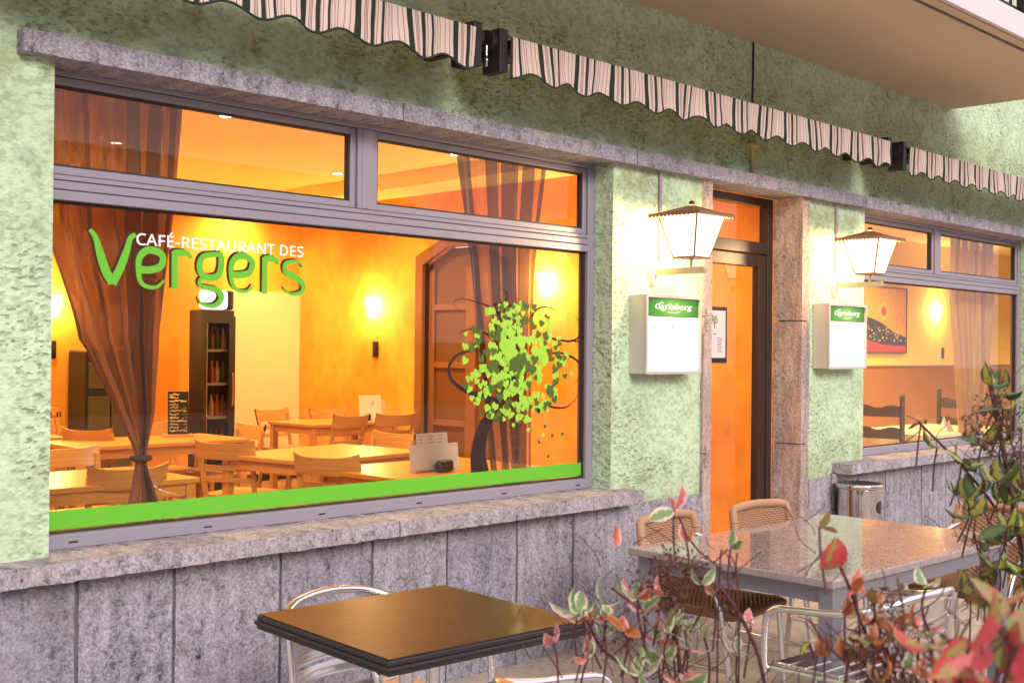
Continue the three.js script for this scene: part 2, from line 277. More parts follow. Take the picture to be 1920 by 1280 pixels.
function makeWindow(x0, x1, mx, label) {
  const w = mesh('window', bars([[x0, x0 + 0.045, 0.8, 2.556], [x1 - 0.05, x1, 0.8, 2.556], [x0 + 0.045, x1 - 0.05, 0.8, 0.853, -0.2, -0.115], [x0 + 0.045, x1 - 0.05, 2.535, 2.556]]), M.frame, cafe, label);
  mesh('transom_bar', bars([[x0 + 0.045, x1 - 0.05, 2.078, 2.115, -0.2, -0.122], [x0 + 0.045, x1 - 0.05, 2.118, 2.15, -0.2, -0.127], [x0 + 0.045, x1 - 0.05, 2.153, 2.172, -0.2, -0.132]]), M.frame, w);
  mesh('mullion', bars([[mx - 0.045, mx + 0.045, 2.172, 2.535, -0.2, -0.128], [mx - 0.02, mx + 0.02, 2.173, 2.534, -0.19, -0.124]]), M.frame, w);
  sash(x0 + 0.047, mx - 0.047, 2.174, 2.533, w); sash(mx + 0.047, x1 - 0.052, 2.174, 2.533, w);
  gasket(x0 + 0.045, x1 - 0.05, 0.853, 2.078, w); pane(x0 + 0.045, x1 - 0.05, 0.853, 2.078, w);
  for (let x = x0 + 0.2; x < x1; x += 0.56) mesh('drain_slot', bx(x, x + 0.035, 0.82, 0.826, -0.118, -0.1135), M.black, w);
  return w;
}
const win = makeWindow(1.75, 4.9, 3.321, 'wide cafe window with green lettering and tree print');
const win2 = makeWindow(7.60, 10.745, 9.09, 'farther window with no lettering, beside the shrub');

// ---- print on the wide window
const DZ = GZ + 0.005;
mesh('green_band', bx(1.882, 4.842, 0.866, 0.936, DZ - 0.001, DZ + 0.0005), M.green, win);
let ribbons = 0;
function ribbon(pts, w0, w1, wm, n = 40) {
  const zr = (ribbons++ % 12) * 0.00012; // flat stroke along a curve, width w0 -> wm -> w1
  const c = new THREE.CatmullRomCurve3(pts.map((p) => V3(p[0], p[1], 0)), false, 'centripetal');
  return norm(sheet((u, v) => {
    const p = c.getPointAt(u), t = c.getTangentAt(clamp(u, 0.001, 0.999)), w = wm === undefined ? lerp(w0, w1, u) : u < 0.5 ? lerp(w0, wm, u * 2) : lerp(wm, w1, u * 2 - 1);
    return [p.x - t.y * w * (v - 0.5), p.y + t.x * w * (v - 0.5), zr + u * 0.0004];
  }, n, 1), true);
}
{
  const W = 0.0285, L = [
    ribbon([[2.037, 1.982], [2.057, 1.957], [2.078, 1.896], [2.102, 1.829], [2.13, 1.785]], 0.016, 0.036, 0.034), ribbon([[2.222, 1.977], [2.202, 1.963], [2.186, 1.913], [2.161, 1.847], [2.128, 1.782]], 0.018, 0.034, 0.032),
    ribbon([[2.238, 1.842], [2.289, 1.844], [2.33, 1.861], [2.337, 1.9], [2.309, 1.918], [2.269, 1.918], [2.24, 1.891], [2.235, 1.837], [2.246, 1.793], [2.279, 1.776], [2.317, 1.78], [2.343, 1.804]], W, 0.01, W),
    ribbon([[2.39, 1.924], [2.39, 1.855], [2.391, 1.772]], W, W), ribbon([[2.385, 1.914], [2.42, 1.919], [2.449, 1.916], [2.468, 1.896]], W, 0.008, W),
    ribbon([[2.608, 1.924], [2.559, 1.92], [2.515, 1.908], [2.5, 1.871], [2.513, 1.836], [2.548, 1.825], [2.586, 1.837], [2.599, 1.872], [2.6, 1.918]], 0.02, W, W), ribbon([[2.531, 1.829], [2.501, 1.812], [2.505, 1.791], [2.549, 1.783], [2.59, 1.772], [2.602, 1.746], [2.579, 1.717], [2.544, 1.711], [2.506, 1.722], [2.497, 1.745]], 0.012, 0.006, W),
    ribbon([[2.646, 1.843], [2.698, 1.845], [2.738, 1.86], [2.747, 1.902], [2.718, 1.921], [2.675, 1.918], [2.651, 1.893], [2.646, 1.843], [2.659, 1.796], [2.692, 1.777], [2.729, 1.781], [2.753, 1.804]], W, 0.01, W),
    ribbon([[2.809, 1.925], [2.809, 1.857], [2.808, 1.771]], W, W), ribbon([[2.805, 1.916], [2.84, 1.922], [2.866, 1.917], [2.882, 1.895]], W, 0.008, W),
    ribbon([[3.006, 1.888], [2.984, 1.913], [2.944, 1.914], [2.911, 1.9], [2.912, 1.873], [2.945, 1.853], [2.985, 1.838], [3.006, 1.814], [3.002, 1.789], [2.969, 1.776], [2.933, 1.778], [2.904, 1.8]], 0.008, 0.008, W * 1.15)];
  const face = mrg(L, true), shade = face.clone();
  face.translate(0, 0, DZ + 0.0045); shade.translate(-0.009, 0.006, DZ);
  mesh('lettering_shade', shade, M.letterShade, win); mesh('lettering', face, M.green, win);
  const font = await new FontLoader().loadAsync('fonts/droid/droid_sans_regular.typeface.json');
  const g = new TextGeometry('CAFÉ-RESTAURANT DES', { font, size: 0.058, depth: 0.0005, curveSegments: 6, bevelEnabled: true, bevelThickness: 0.0002, bevelSize: 0.0011, bevelSegments: 1 });
  g.computeBoundingBox(); const b = g.boundingBox; g.translate(-b.min.x, 0, 0); g.scale((3.003 - 2.223) / (b.max.x - b.min.x), 0.0445 / 0.058 * 1.38 * 0.72, 1);
  g.translate(2.223, 1.938, DZ + 0.008); mesh('small_lettering', norm(g), M.white, win);
  // the tree: brown trunk and curling twigs, heart leaves
  const T = mrg([ribbon([[4.085, 0.915], [4.069, 1.022], [4.095, 1.131], [4.154, 1.216], [4.198, 1.278], [4.259, 1.357], [4.35, 1.437]], 0.125, 0.015, 0.062),
    ribbon([[4.2, 1.285], [4.081, 1.317], [3.973, 1.342], [3.883, 1.401], [3.867, 1.455], [3.908, 1.509], [3.992, 1.534], [4.122, 1.54]], 0.026, 0.002, 0.02),
    ribbon([[4.26, 1.70], [4.13, 1.763], [4.032, 1.783], [3.935, 1.792], [3.892, 1.771], [3.952, 1.726]], 0.013, 0.001, 0.006), ribbon([[4.163, 1.768], [4.242, 1.791], [4.273, 1.816], [4.241, 1.847], [4.185, 1.849]], 0.008, 0.001, 0.006),
    ribbon([[4.16, 1.61], [4.066, 1.639], [3.991, 1.643], [3.917, 1.621]], 0.013, 0.001), ribbon([[4.428, 1.70], [4.487, 1.758], [4.56, 1.771], [4.672, 1.743]], 0.016, 0.001),
    ribbon([[4.55, 1.615], [4.661, 1.599], [4.762, 1.596], [4.829, 1.631], [4.838, 1.683], [4.773, 1.735]], 0.014, 0.001, 0.011), ribbon([[4.749, 1.598], [4.838, 1.592]], 0.01, 0.008), ribbon([[4.775, 1.605], [4.81, 1.563]], 0.009, 0.001),
    ribbon([[4.50, 1.49], [4.6, 1.527], [4.687, 1.528], [4.776, 1.502], [4.838, 1.466]], 0.01, 0.014), ribbon([[4.836, 1.47], [4.828, 1.408], [4.766, 1.345]], 0.007, 0.001), ribbon([[4.54, 1.265], [4.629, 1.24], [4.729, 1.244], [4.805, 1.297], [4.817, 1.357]], 0.016, 0.001)], true);
  T.translate(0, 0, DZ - 0.001); mesh('tree_trunk_print', T, M.printBrown, win);
  const heart = (x, y, s, a, z) => { const h = new THREE.Shape(); h.moveTo(0, -1); h.bezierCurveTo(-0.25, -0.55, -0.95, -0.2, -0.9, 0.35); h.bezierCurveTo(-0.85, 0.85, -0.15, 0.9, 0, 0.4); h.bezierCurveTo(0.15, 0.9, 0.85, 0.85, 0.9, 0.35); h.bezierCurveTo(0.95, -0.2, 0.25, -0.55, 0, -1); const q = new THREE.ShapeGeometry(h, 4); q.scale(s, s, 1); q.rotateZ(a); q.translate(x, y, z); return norm(q); };
  const A = [], B = [];
  const put = (x, y, s, dark) => (dark ? B : A).push(heart(x, y, s, rr(-0.7, 0.7), DZ + (dark ? 0.006 : 0.003) + (A.length + B.length) * 0.00001));
  for (let i = 0; i < 400; i++) {
    const a = rnd() * 6.283, q = Math.pow(rnd(), 0.62), x = 4.335 + Math.cos(a) * q * 0.385, y = 1.475 + Math.sin(a) * q * 0.312;
    if (x > 4.82 || fbm(x, y, 9, 9, 1, 4) < 0.2) continue;
    put(x, y, rr(0.017, 0.036) * (1.15 - 0.42 * q), rnd() < 0.23);
  }
  [[4.544, 1.145], [4.6, 1.092], [4.681, 1.097], [4.571, 0.985], [4.497, 1.064], [4.2, 1.19], [4.08, 1.22]].forEach((p) => put(p[0], p[1], 0.014, true));
  [[4.533, 1.1], [3.97, 1.62], [4.31, 1.16], [4.42, 1.13], [4.06, 1.28], [4.75, 1.42]].forEach((p) => put(p[0], p[1], 0.015, false));
  mesh('light_leaf_print', mrg(A), M.leafLight, win); mesh('dark_leaf_print', mrg(B), M.leafDark, win);
}
// ---- door
{
  const d = mesh('door', bars([[5.796, 5.86, 0.06, 2.553, -0.27, -0.2], [6.735, 6.796, 0.06, 2.553, -0.27, -0.2], [5.86, 6.735, 2.5, 2.553, -0.27, -0.2], [5.86, 6.735, 2.185, 2.262, -0.27, -0.195]]), M.darkFrame, cafe, 'glazed cafe door with dark frame between stone jambs');
  mesh('leaf_frame', bars([[5.862, 5.95, 0.07, 2.18, -0.262, -0.208], [6.645, 6.733, 0.07, 2.18, -0.262, -0.208], [5.95, 6.645, 2.1, 2.18, -0.262, -0.208], [5.95, 6.645, 0.07, 0.2, -0.262, -0.208]]), M.darkFrame, d);
  pane(5.95, 6.645, 0.2, 2.1, d, -0.235); pane(5.86, 6.735, 2.262, 2.5, d, -0.235);
  const t = canvasTex(256, 384, (c, w, h) => {
    c.fillStyle = '#17110f'; c.fillRect(0, 0, w, h); c.fillStyle = '#cfc6c8'; c.fillRect(14, 26, w - 30, h - 62);
    c.fillStyle = '#3a2a20'; c.fillRect(112, 110, 9, 36); c.fillStyle = '#4f7d22'; for (let i = 0; i < 60; i++) { c.beginPath(); c.arc(116 + rr(-34, 34), 88 + rr(-26, 26), rr(2, 6), 0, 7); c.fill(); }
    c.fillStyle = '#4a4446'; c.fillRect(98, 184, 38, 6); for (let i = 0; i < 8; i++) { c.fillRect(42, 212 + i * 13, rr(22, 42), 4); c.fillRect(150, 212 + i * 13, rr(36, 56), 4); }
  });
  const g = new THREE.BoxGeometry(0.25, 0.355, 0.004); g.translate(6.185, 1.65, -0.229); mesh('notice', g, new THREE.MeshStandardMaterial({ map: t, roughness: 0.4 }), d, 'dark framed notice with a small tree on the glass');
}
// ---- balcony
{
  const b = mesh('balcony', [bx(2.6, 9.0, 3.46, 3.6, 0.001, 1.215), bx(2.6, 9.0, 3.47, 3.6, 1.215, 1.235)], M.soffit, cafe, 'jutting balcony slab with beige underside');
  mesh('fascia', bx(2.598, 9.002, 3.455, 3.605, 1.235, 1.262, 0.004), M.concrete, b);
  mesh('drip_strip', bx(2.65, 8.97, 3.452, 3.4605, 1.135, 1.15), M.joint, b);
  for (let x = 2.66; x < 9; x += 0.115) mesh('railing_bar', box(0.014, 0.86, 0.014, x, 4.06, 1.17), M.iron, b);
  for (const [y, h] of [[4.5, 0.04], [3.66, 0.025], [3.78, 0.02]]) mesh('rail', bx(2.62, 8.98, y - h / 2, y + h / 2, 1.15, 1.19), M.iron, b);
  for (let x = 2.7; x < 9; x += 1.55) mesh('railing_post', bx(x - 0.02, x + 0.02, 3.6, 4.5, 1.19, 1.225), M.iron, b);
}
// cables on the wall
mesh('cable_conduit', tube([[5.3, 2.555, 0.012], [5.3, 2.3, 0.012], [5.302, 2.07, 0.012]], 0.011, 12), M.conduit, cafe);
mesh('cable_conduit', tube([[7.246, 2.555, 0.012], [7.246, 2.3, 0.012], [7.248, 2.1, 0.012]], 0.011, 12), M.conduit, cafe);
mesh('cable_conduit', tube([[6.23, 3.458, 0.006], [6.228, 3.2, 0.006], [6.225, 3.12, 0.006], [6.23, 2.98, 0.006]], 0.006, 16), M.iron, cafe);
mesh('wall_bracket', [bx(6.21, 6.24, 2.65, 2.82, 0.002, 0.02, 0.004), bx(6.185, 6.265, 2.81, 2.83, 0.002, 0.04, 0.004)], std(0.35, 0.34, 0.16, 0.7), cafe);


// ------------------------------------------------------------------ across the street (mirrored in the glass; added to cut low sky light)
{
  const roofM = std(0.10, 0.06, 0.05, 0.8), winM = std(0.03, 0.035, 0.045, 0.15);
  [[-9, 7.5, 5.2, [0.26, 0.22, 0.2], 'added low grey-brown house across the street, leftmost of the row'], [2.5, 8, 6, [0.3, 0.26, 0.2], 'added ochre house across the street, in the middle of the row'], [15, 8.5, 5.6, [0.2, 0.2, 0.22], 'added dark grey house across the street, rightmost of the row']].forEach(([x, hw, h, c, label]) => {
    const b = thing('street_house', label, 'house', [x + 4, 0, 24]);
    mesh('wall', bx(-hw / 1.4, hw / 1.4, 0, h, 0, 7), std(...c, 0.9), b);
    mesh('roof', norm(new THREE.ExtrudeGeometry(new THREE.Shape([[-0.4, 0], [7.4, 0], [3.5, 1.6]].map((p) => new THREE.Vector2(...p))), { depth: hw * 1.5, bevelEnabled: false }).rotateY(-Math.PI / 2).translate(hw * 0.75, h, 0)), roofM, b);
    for (let i = -1; i <= 1; i++) for (const y of [1.5, 3.9]) { const w = mesh('window', bx(i * hw * 0.42 - 0.5, i * hw * 0.42 + 0.5, y - 0.6, y + 0.6, -0.03, 0.05), winM, b); mesh('sill', bx(i * hw * 0.42 - 0.58, i * hw * 0.42 + 0.58, y - 0.68, y - 0.61, -0.12, 0.02), M.concrete, w); }
  });
  const hd = mesh('street_hedge', rough(-9, 30, 0, 1.7, 20, 21, 0.15, 0.6, 2), std(0.035, 0.05, 0.02, 0.95)); tag(hd, 'added clipped dark hedge along the far side of the street', 'hedge');
}

// ------------------------------------------------------------------ awnings
const awnTex = canvasTex(512, 8, (c, w, h) => {
  c.fillStyle = '#cdb8b0'; c.fillRect(0, 0, w, h);
  const st = (x, n, col) => { c.fillStyle = col; c.fillRect(x, 0, n, h); };
  const D = '#1c2a1e', T = '#5c3a3c';
  st(6, 60, D); st(196, 12, '#8a6f6a'); st(330, 14, '#a98f88'); st(420, 10, '#9a7d78'); st(96, 6, T); st(110, 6, T); st(124, 6, T); st(160, 40, D); st(226, 6, T); st(270, 26, D); st(306, 5, T); st(362, 6, T); st(474, 6, T);
});
awnTex.wrapS = THREE.RepeatWrapping;
const fabric = new THREE.MeshPhysicalMaterial({ map: awnTex, roughness: 0.9, side: THREE.DoubleSide, transmission: 0.0 });
const PERIOD = 0.262;
function awning(x0, x1, label) {
  const a = thing('striped_awning', label, 'awning', [0, 0, 0], 0, 'rolled-up striped awnings along the facade');
  const wav = (x, k) => (0.017 * n3(x * 2.2, 0, 3 + x0) + 0.011 * n3(x * 6, k * 0.6, 8) + 0.004 * n3(x * 17, k * 1.5, 1)) * k;
  const low = (x) => 2.762 + 0.038 * Math.pow(Math.abs(Math.cos((x / PERIOD) * 3.1416 + 0.6)), 2.2);
  const n = Math.max(8, Math.round((x1 - x0) / 0.02));
  mesh('valance', norm(sheet((u, v) => { const x = lerp(x0, x1, u); return [x + 0.012 * Math.sin(x * 8.3) * v, lerp(2.952, low(x), v), 0.35 + wav(x, v), x / PERIOD, v]; }, n, 8), true), fabric, a);
  mesh('hem', tube(Array.from({ length: n * 1 + 1 }, (_, i) => { const x = lerp(x0, x1, i / n); return [x + 0.012 * Math.sin(x * 8.3), low(x), 0.352 + wav(x, 1)]; }), 0.005, n * 2, 4), std(0.012, 0.025, 0.018, 0.8), a);
  mesh('rolled_fabric', norm(sheet((u, v) => { const x = lerp(x0, x1, u), t = v * 1.9; return [x, 2.952 + 0.022 * Math.sin(v * 2.2), 0.3495 - 0.13 * v, x / PERIOD, v]; }, Math.round(n / 6), 8), true), fabric, a);
  mesh('roller', cyl(0.042, 0.042, x1 - x0, (x0 + x1) / 2, 2.935, 0.16, 16, 0, 0, Math.PI / 2), M.iron, a);
  mesh('front_bar', bx(x0 + 0.02, x1 - 0.01, 2.90, 2.945, 0.305, 0.343, 0.006), M.iron, a);
  for (const s of [0, 1]) {
    const e = s ? x1 : x0, q = s ? 1 : -1;
    mesh('bracket', [bx(Math.min(e, e + q * 0.05), Math.max(e, e + q * 0.05), 2.79, 2.985, 0.22, 0.335, 0.004), bx(e + q * 0.02 - 0.025, e + q * 0.02 + 0.025, 2.86, 2.98, 0.0, 0.32, 0.008)], M.iron, a);
    mesh('end_cap', cyl(0.05, 0.05, 0.05, e + q * 0.055, 2.93, 0.27, 18, 0, 0, Math.PI / 2), M.iron, a);
  }
  return a;
}
awning(-0.6, 3.545, 'striped awning with scalloped edge above the lettered window, nearest one');
{
  const a = awning(3.757, 7.34, 'middle striped awning with scalloped edge, over the door and both lanterns');
  const t = new THREE.TorusGeometry(0.02, 0.006, 8, 16); t.rotateY(0.9); t.translate(3.655, 2.83, 0.3);
  mesh('crank_hook', [t, cyl(0.007, 0.007, 0.05, 3.655, 2.875, 0.3, 8)], M.steel, a);
}
awning(7.61, 12.4, 'farthest striped awning with scalloped edge, right of the second lantern');

// ------------------------------------------------------------------ wall lanterns
const opal = new THREE.MeshStandardMaterial({ color: rgb(0.9, 0.85, 0.75), emissive: rgb(1, 0.86, 0.6), emissiveIntensity: 1.7, roughness: 0.4, side: THREE.DoubleSide });
function frustum(w0, w1, y0, y1) { const g = new THREE.CylinderGeometry(w1 / Math.SQRT2, w0 / Math.SQRT2, y1 - y0, 4, 1, true); g.rotateY(Math.PI / 4); g.translate(0, (y0 + y1) / 2, 0); return g; }
const lantern = thing('wall_lantern', 'lit four-sided opal lantern on the pillar left of the door', 'lantern', [5.25, 1.985, 0], 0, 'wall lanterns beside the cafe door');
{
  const z = 0.265, off = (g) => g.translate(0, 0, z);
  mesh('lamp_glass', norm(off(frustum(0.135, 0.252, 0.072, 0.295))), opal, lantern);
  const roof = []; roof.push(off(frustum(0.335, 0.03, 0.298, 0.352)));
  for (const [dx, dz] of [[1, 0], [-1, 0], [0, 1], [0, -1]]) for (let i = -6; i <= 6; i++) roof.push(cyl(0.0132, 0.0132, 0.006, dx * 0.167 + (dz ? i * 0.0255 : 0), 0.294, z + dz * 0.167 + (dx ? i * 0.0255 : 0), 10, dz ? Math.PI / 2 : 0, 0, dx ? Math.PI / 2 : 0));
  mesh('lamp_roof', roof, M.lampMetal, lantern);
  mesh('finial', sph(0.016, 0, 0.364, z), M.iron, lantern);
  const fr = [];
  for (const [i, j] of [[1, 1], [1, -1], [-1, 1], [-1, -1]]) fr.push(bar([i * 0.068, 0.069, z + j * 0.068], [i * 0.1275, 0.296, z + j * 0.1275], 0.009, 0.009));
  for (const s of [-1, 1]) { fr.push(box(0.145, 0.01, 0.01, 0, 0.069, z + s * 0.068), box(0.01, 0.01, 0.125, s * 0.068, 0.069, z)); }
  fr.push(box(0.13, 0.005, 0.13, 0, 0.067, z));
  mesh('lamp_frame', fr, M.lampMetal, lantern);
  mesh('arm', [bx(-0.012, 0.012, -0.018, 0.018, 0.012, 0.36, 0.003), cyl(0.008, 0.008, 0.06, 0, 0.045, z, 10)], std(0.5, 0.4, 0.3, 0.5, 0.3), lantern);
  const bp = cyl(0.045, 0.05, 0.022, 0, 0, 0.012, 20, Math.PI / 2); bp.scale(1, 1.55, 1); mesh('wall_plate', bp, std(0.7, 0.62, 0.5, 0.5), lantern);
}
const lantern2 = copy(lantern, 'lit four-sided opal lantern on the pillar right of the door', [7.235, 2.0, 0]);
for (const L of [lantern, lantern2]) { const p = new THREE.PointLight(rgb(1, 0.66, 0.30), 2.2); p.position.set(L.position.x, L.position.y + 0.2, 0.265); p.castShadow = true; p.shadow.radius = 4; scene.add(p); }

// ------------------------------------------------------------------ illuminated menu cases
const signTex = canvasTex(256, 96, (c, w, h) => {
  const g = c.createRadialGradient(w / 2, h / 2, 10, w / 2, h / 2, w * 0.55); g.addColorStop(0, '#7fb04a'); g.addColorStop(0.45, '#4d8a2a'); g.addColorStop(1, '#1d5a1c'); c.fillStyle = g; c.fillRect(0, 0, w, h);
  c.save(); c.transform(1, 0, -0.2, 1, 14, 0); c.fillStyle = '#f3f8ea'; c.font = 'bold 37px serif'; c.textAlign = 'center'; c.textBaseline = 'middle'; c.fillText('Carlsberg', w / 2, h * 0.47); c.restore();
  c.strokeStyle = '#f3f8ea'; c.lineWidth = 5; c.beginPath(); c.moveTo(84, 30); c.quadraticCurveTo(66, 16, 62, 44); c.quadraticCurveTo(66, 70, 92, 64); c.stroke();
  c.lineWidth = 4; c.beginPath(); c.moveTo(106, 72); c.quadraticCurveTo(130, 84, 166, 68); c.stroke();
});
const sheetTex = (k) => canvasTex(256, 320, (c, w, h) => {
  c.fillStyle = '#fffdfb'; c.fillRect(0, 0, w, h); c.fillStyle = '#e4c9c4';
  c.fillStyle = '#c9b48c'; c.beginPath(); c.arc(w * 0.15, 62, 9, 0, 7); c.fill(); c.beginPath(); c.arc(w * 0.5, 60, 8, 0, 7); c.fill(); c.fillStyle = '#a89694';
  for (let i = 0; i < 11; i++) { c.fillRect(106, 130 + i * 12, rr(20, 46), 3); c.fillRect(150, 130 + i * 12, rr(20, 40), 3); if (i % 2 === k) c.fillRect(46, 150 + i * 11, rr(16, 30), 3); }
  c.fillStyle = '#efe6e6'; c.fillRect(w - 62, 10, 3, h - 20);
});
function menuCase(x, y, label, k) {
  const c = thing('menu_case', label, 'menu case', [x, y, 0], 0, 'lit menu cases beside the cafe door');
  const w = 0.5, h = 0.43, d = 0.118;
  mesh('housing', [bx(-w / 2, -w / 2 + 0.012, -h / 2, h / 2, 0.001, d), bx(w / 2 - 0.012, w / 2, -h / 2, h / 2, 0.001, d), bx(-w / 2 + 0.012, w / 2 - 0.012, h / 2 - 0.012, h / 2, 0.001, d), bx(-w / 2 + 0.012, w / 2 - 0.012, -h / 2, -h / 2 + 0.012, 0.001, d), bx(-w / 2 + 0.012, w / 2 - 0.012, -h / 2 + 0.012, h / 2 - 0.012, 0.001, 0.02)], M.caseMetal, c);
  const f = (y0, y1, t, e) => { const g = new THREE.BoxGeometry(w - 0.026, y1 - y0, 0.006); g.translate(0, (y0 + y1) / 2, d - 0.012); return [g, new THREE.MeshStandardMaterial({ map: t, emissiveMap: t, emissive: rgb(1, 1, 1), emissiveIntensity: e, roughness: 0.35 })]; };
  mesh('lit_header_sign', ...f(h / 2 - 0.115, h / 2 - 0.012, signTex, 0.32), c); mesh('lit_menu_screen', ...f(-h / 2 + 0.012, h / 2 - 0.118, sheetTex(k), 0.26), c);
  mesh('trim', [bx(-w / 2 - 0.003, -w / 2 + 0.014, -h / 2, h / 2, d, d + 0.006), bx(w / 2 - 0.014, w / 2 + 0.003, -h / 2, h / 2, d, d + 0.006), bx(-w / 2 + 0.014, w / 2 - 0.014, h / 2 - 0.014, h / 2 + 0.003, d, d + 0.006), bx(-w / 2 + 0.014, w / 2 - 0.014, -h / 2 - 0.003, -h / 2 + 0.014, d, d + 0.006)], M.caseMetal, c);
  const L = new THREE.RectAreaLight(rgb(1, 0.96, 0.9), 0.5, w - 0.03, h - 0.03); L.position.set(x, y, d + 0.01); L.lookAt(x, y, 3); scene.add(L);
  return c;
}
menuCase(5.295, 1.637, 'lit white menu case with green header, left of the door', 0);
menuCase(7.216, 1.655, 'lit white menu case with green header, right of the door', 1);

// ------------------------------------------------------------------ waste bin
{
  const b = thing('wall_bin', 'round stainless steel litter bin with dark opening, fixed to the stone base', 'litter bin', [7.265, 0.3, 0.185]);
  mesh('body', norm(lathe([[0, 0], [0.135, 0], [0.142, 0.006], [0.142, 0.34], [0.136, 0.345]], 40)), M.steel, b);
  mesh('lid', norm(lathe([[0.13, 0.347], [0.152, 0.347], [0.155, 0.353], [0.155, 0.372], [0.146, 0.378], [0.0, 0.366]], 40)), M.steel, b);
  const o = new THREE.CylinderGeometry(0.1435, 0.1435, 0.085, 20, 1, true, -0.22, 0.72); o.translate(0, 0.225, 0);
  const op = o.attributes.position; for (let i = 0; i < op.count; i++) { const a = (Math.atan2(op.getX(i), op.getZ(i)) + 0.22) / 0.72; op.setY(i, 0.225 + (op.getY(i) - 0.225) * Math.sqrt(Math.max(0, 1 - (2 * a - 1) ** 2))); }
  mesh('opening', norm(o), M.black, b); mesh('bracket', box(0.06, 0.2, 0.05, 0, 0.2, -0.15), M.iron, b);
}

// ------------------------------------------------------------------ tables outdoors
{
  const t = thing('square_table', 'square dark brown cafe table with ribbed edge, on a steel pedestal', 'table', [2.345, 0, 1.4], -0.07);
  mesh('tabletop', rbox(0.71, 0.004, 0.68, 0.001, 0, 0.739, 0), M.brownTop, t);
  mesh('edge', [rbox(0.72, 0.018, 0.69, 0.006, 0, 0.728, 0), rbox(0.733, 0.012, 0.703, 0.005, 0, 0.7145, 0), rbox(0.72, 0.014, 0.69, 0.005, 0, 0.702, 0)], M.brownEdge, t);
  for (const [x, z] of [[-0.05, 0], [0.05, 0]]) mesh('column', cyl(0.022, 0.022, 0.66, x, 0.365, z, 16), M.alu, t);
  mesh('foot', [bar([-0.3, 0.02, -0.3], [0.3, 0.02, 0.3], 0.05, 0.03), bar([-0.3, 0.02, 0.3], [0.3, 0.02, -0.3], 0.05, 0.03)], M.alu, t);
}
{
  const t = thing('granite_table', 'rectangular table with polished speckled granite top and grey metal legs', 'table', [4.555, 0, 1.51], -0.02);
  mesh('tabletop', rbox(1.54, 0.03, 0.95, 0.006, 0, 0.725, 0), M.granite, t);
  mesh('apron', [bx(-0.72, 0.72, 0.645, 0.709, 0.42, 0.44), bx(-0.72, 0.72, 0.645, 0.709, -0.44, -0.42), bx(-0.72, -0.70, 0.645, 0.709, -0.42, 0.42), bx(0.70, 0.72, 0.645, 0.709, -0.42, 0.42)], M.paintGrey, t);
  for (const [x, z] of [[-0.7, 0.42], [-0.7, -0.42], [0.7, 0.42], [0.7, -0.42]]) mesh('leg', rbox(0.062, 0.708, 0.062, 0.004, x, 0.354, z), M.paintGrey, t);
  mesh('brace', [bar([-0.69, 0.66, -0.2], [0.2, 0.66, 0.42], 0.03, 0.02)], M.paintGrey, t);
}
// ------------------------------------------------------------------ chairs outdoors
function weave(w, h, rows, cols, curve, r = 0.0042) { // woven panel in x,y; curve(x) bends it in z
  const g = [];
  for (let j = 0; j < rows; j++) { const y = (j + 0.5) / rows * h, pts = []; for (let i = 0; i <= cols * 2; i++) { const x = (i / (cols * 2) - 0.5) * w; pts.push([x, y, curve(x) + (i % 2 ? 0.0055 : -0.0055) * (j % 2 ? 1 : -1)]); } g.push(tube(pts, r, cols * 4, 5)); }
  for (let i = 1; i < cols * 2; i += 1) { const x = (i / (cols * 2) - 0.5) * w; g.push(tube([[x, 0, curve(x)], [x, h, curve(x)]], 0.003, 1, 4)); }
  return mrg(g);
}
function makeWicker() {
  const c = thing('wicker_chair', 'brown wicker chair behind the granite table, in front of the pillar', 'chair', [0, 0, 0], 0, 'woven chairs around the granite table');
  const cv = (x) => -0.02 * (1 - (x / 0.2) ** 2);
  const bk = weave(0.4, 0.34, 32, 11, cv, 0.0056); bk.rotateX(-0.16); bk.translate(0, 0.45, -0.2); mesh('backrest', bk, M.wicker, c);
  const edge = tube([[-0.215, 0.44, -0.19], [-0.218, 0.6, -0.215], [-0.21, 0.765, -0.245], [-0.18, 0.79, -0.258], [0, 0.8, -0.275], [0.18, 0.79, -0.258], [0.21, 0.765, -0.245], [0.218, 0.6, -0.215], [0.215, 0.44, -0.19]], 0.021, 48, 10);
  mesh('back_frame', [edge, ...[-1, 1].flatMap((s) => [0, 1, 2].map((k) => { const q = new THREE.TorusGeometry(0.021, 0.003, 5, 12); q.rotateX(Math.PI / 2); q.translate(s * 0.213, 0.7 + k * 0.016, -0.236); return q; }))], M.wicker, c);
  const st = weave(0.4, 0.4, 36, 11, () => 0, 0.0058); st.rotateX(Math.PI / 2); st.translate(0, 0.455, -0.19); mesh('seat', st, M.wickerDark, c);
  mesh('seat_edge', tube([[-0.21, 0.45, -0.2], [-0.215, 0.45, 0.2], [-0.19, 0.445, 0.225], [0.19, 0.445, 0.225], [0.215, 0.45, 0.2], [0.21, 0.45, -0.2]], 0.02, 48, 8, 0.2), M.wickerDark, c);
  for (const s of [-1, 1]) {
    mesh('leg', tube([[s * 0.2, 0.44, -0.19], [s * 0.205, 0.2, -0.22], [s * 0.21, 0.0, -0.25]], 0.013, 12), M.alu, c);
    mesh('leg', tube([[s * 0.2, 0.7, -0.225], [s * 0.235, 0.66, -0.12], [s * 0.24, 0.62, 0.05], [s * 0.236, 0.5, 0.17], [s * 0.225, 0.25, 0.21], [s * 0.215, 0, 0.235]], 0.0125, 36), M.alu, c);
    mesh('stretcher', tube([[s * 0.21, 0.22, -0.215], [s * 0.225, 0.22, 0.21]], 0.008, 4), M.alu, c);
  }
  return c;
}
const wc = makeWicker();
wc.position.set(4.335, 0, 1.07); wc.rotation.y = 0.05;
copy(wc, 'brown wicker chair behind the granite table, in front of the door', [4.97, 0, 1.13], -0.08);
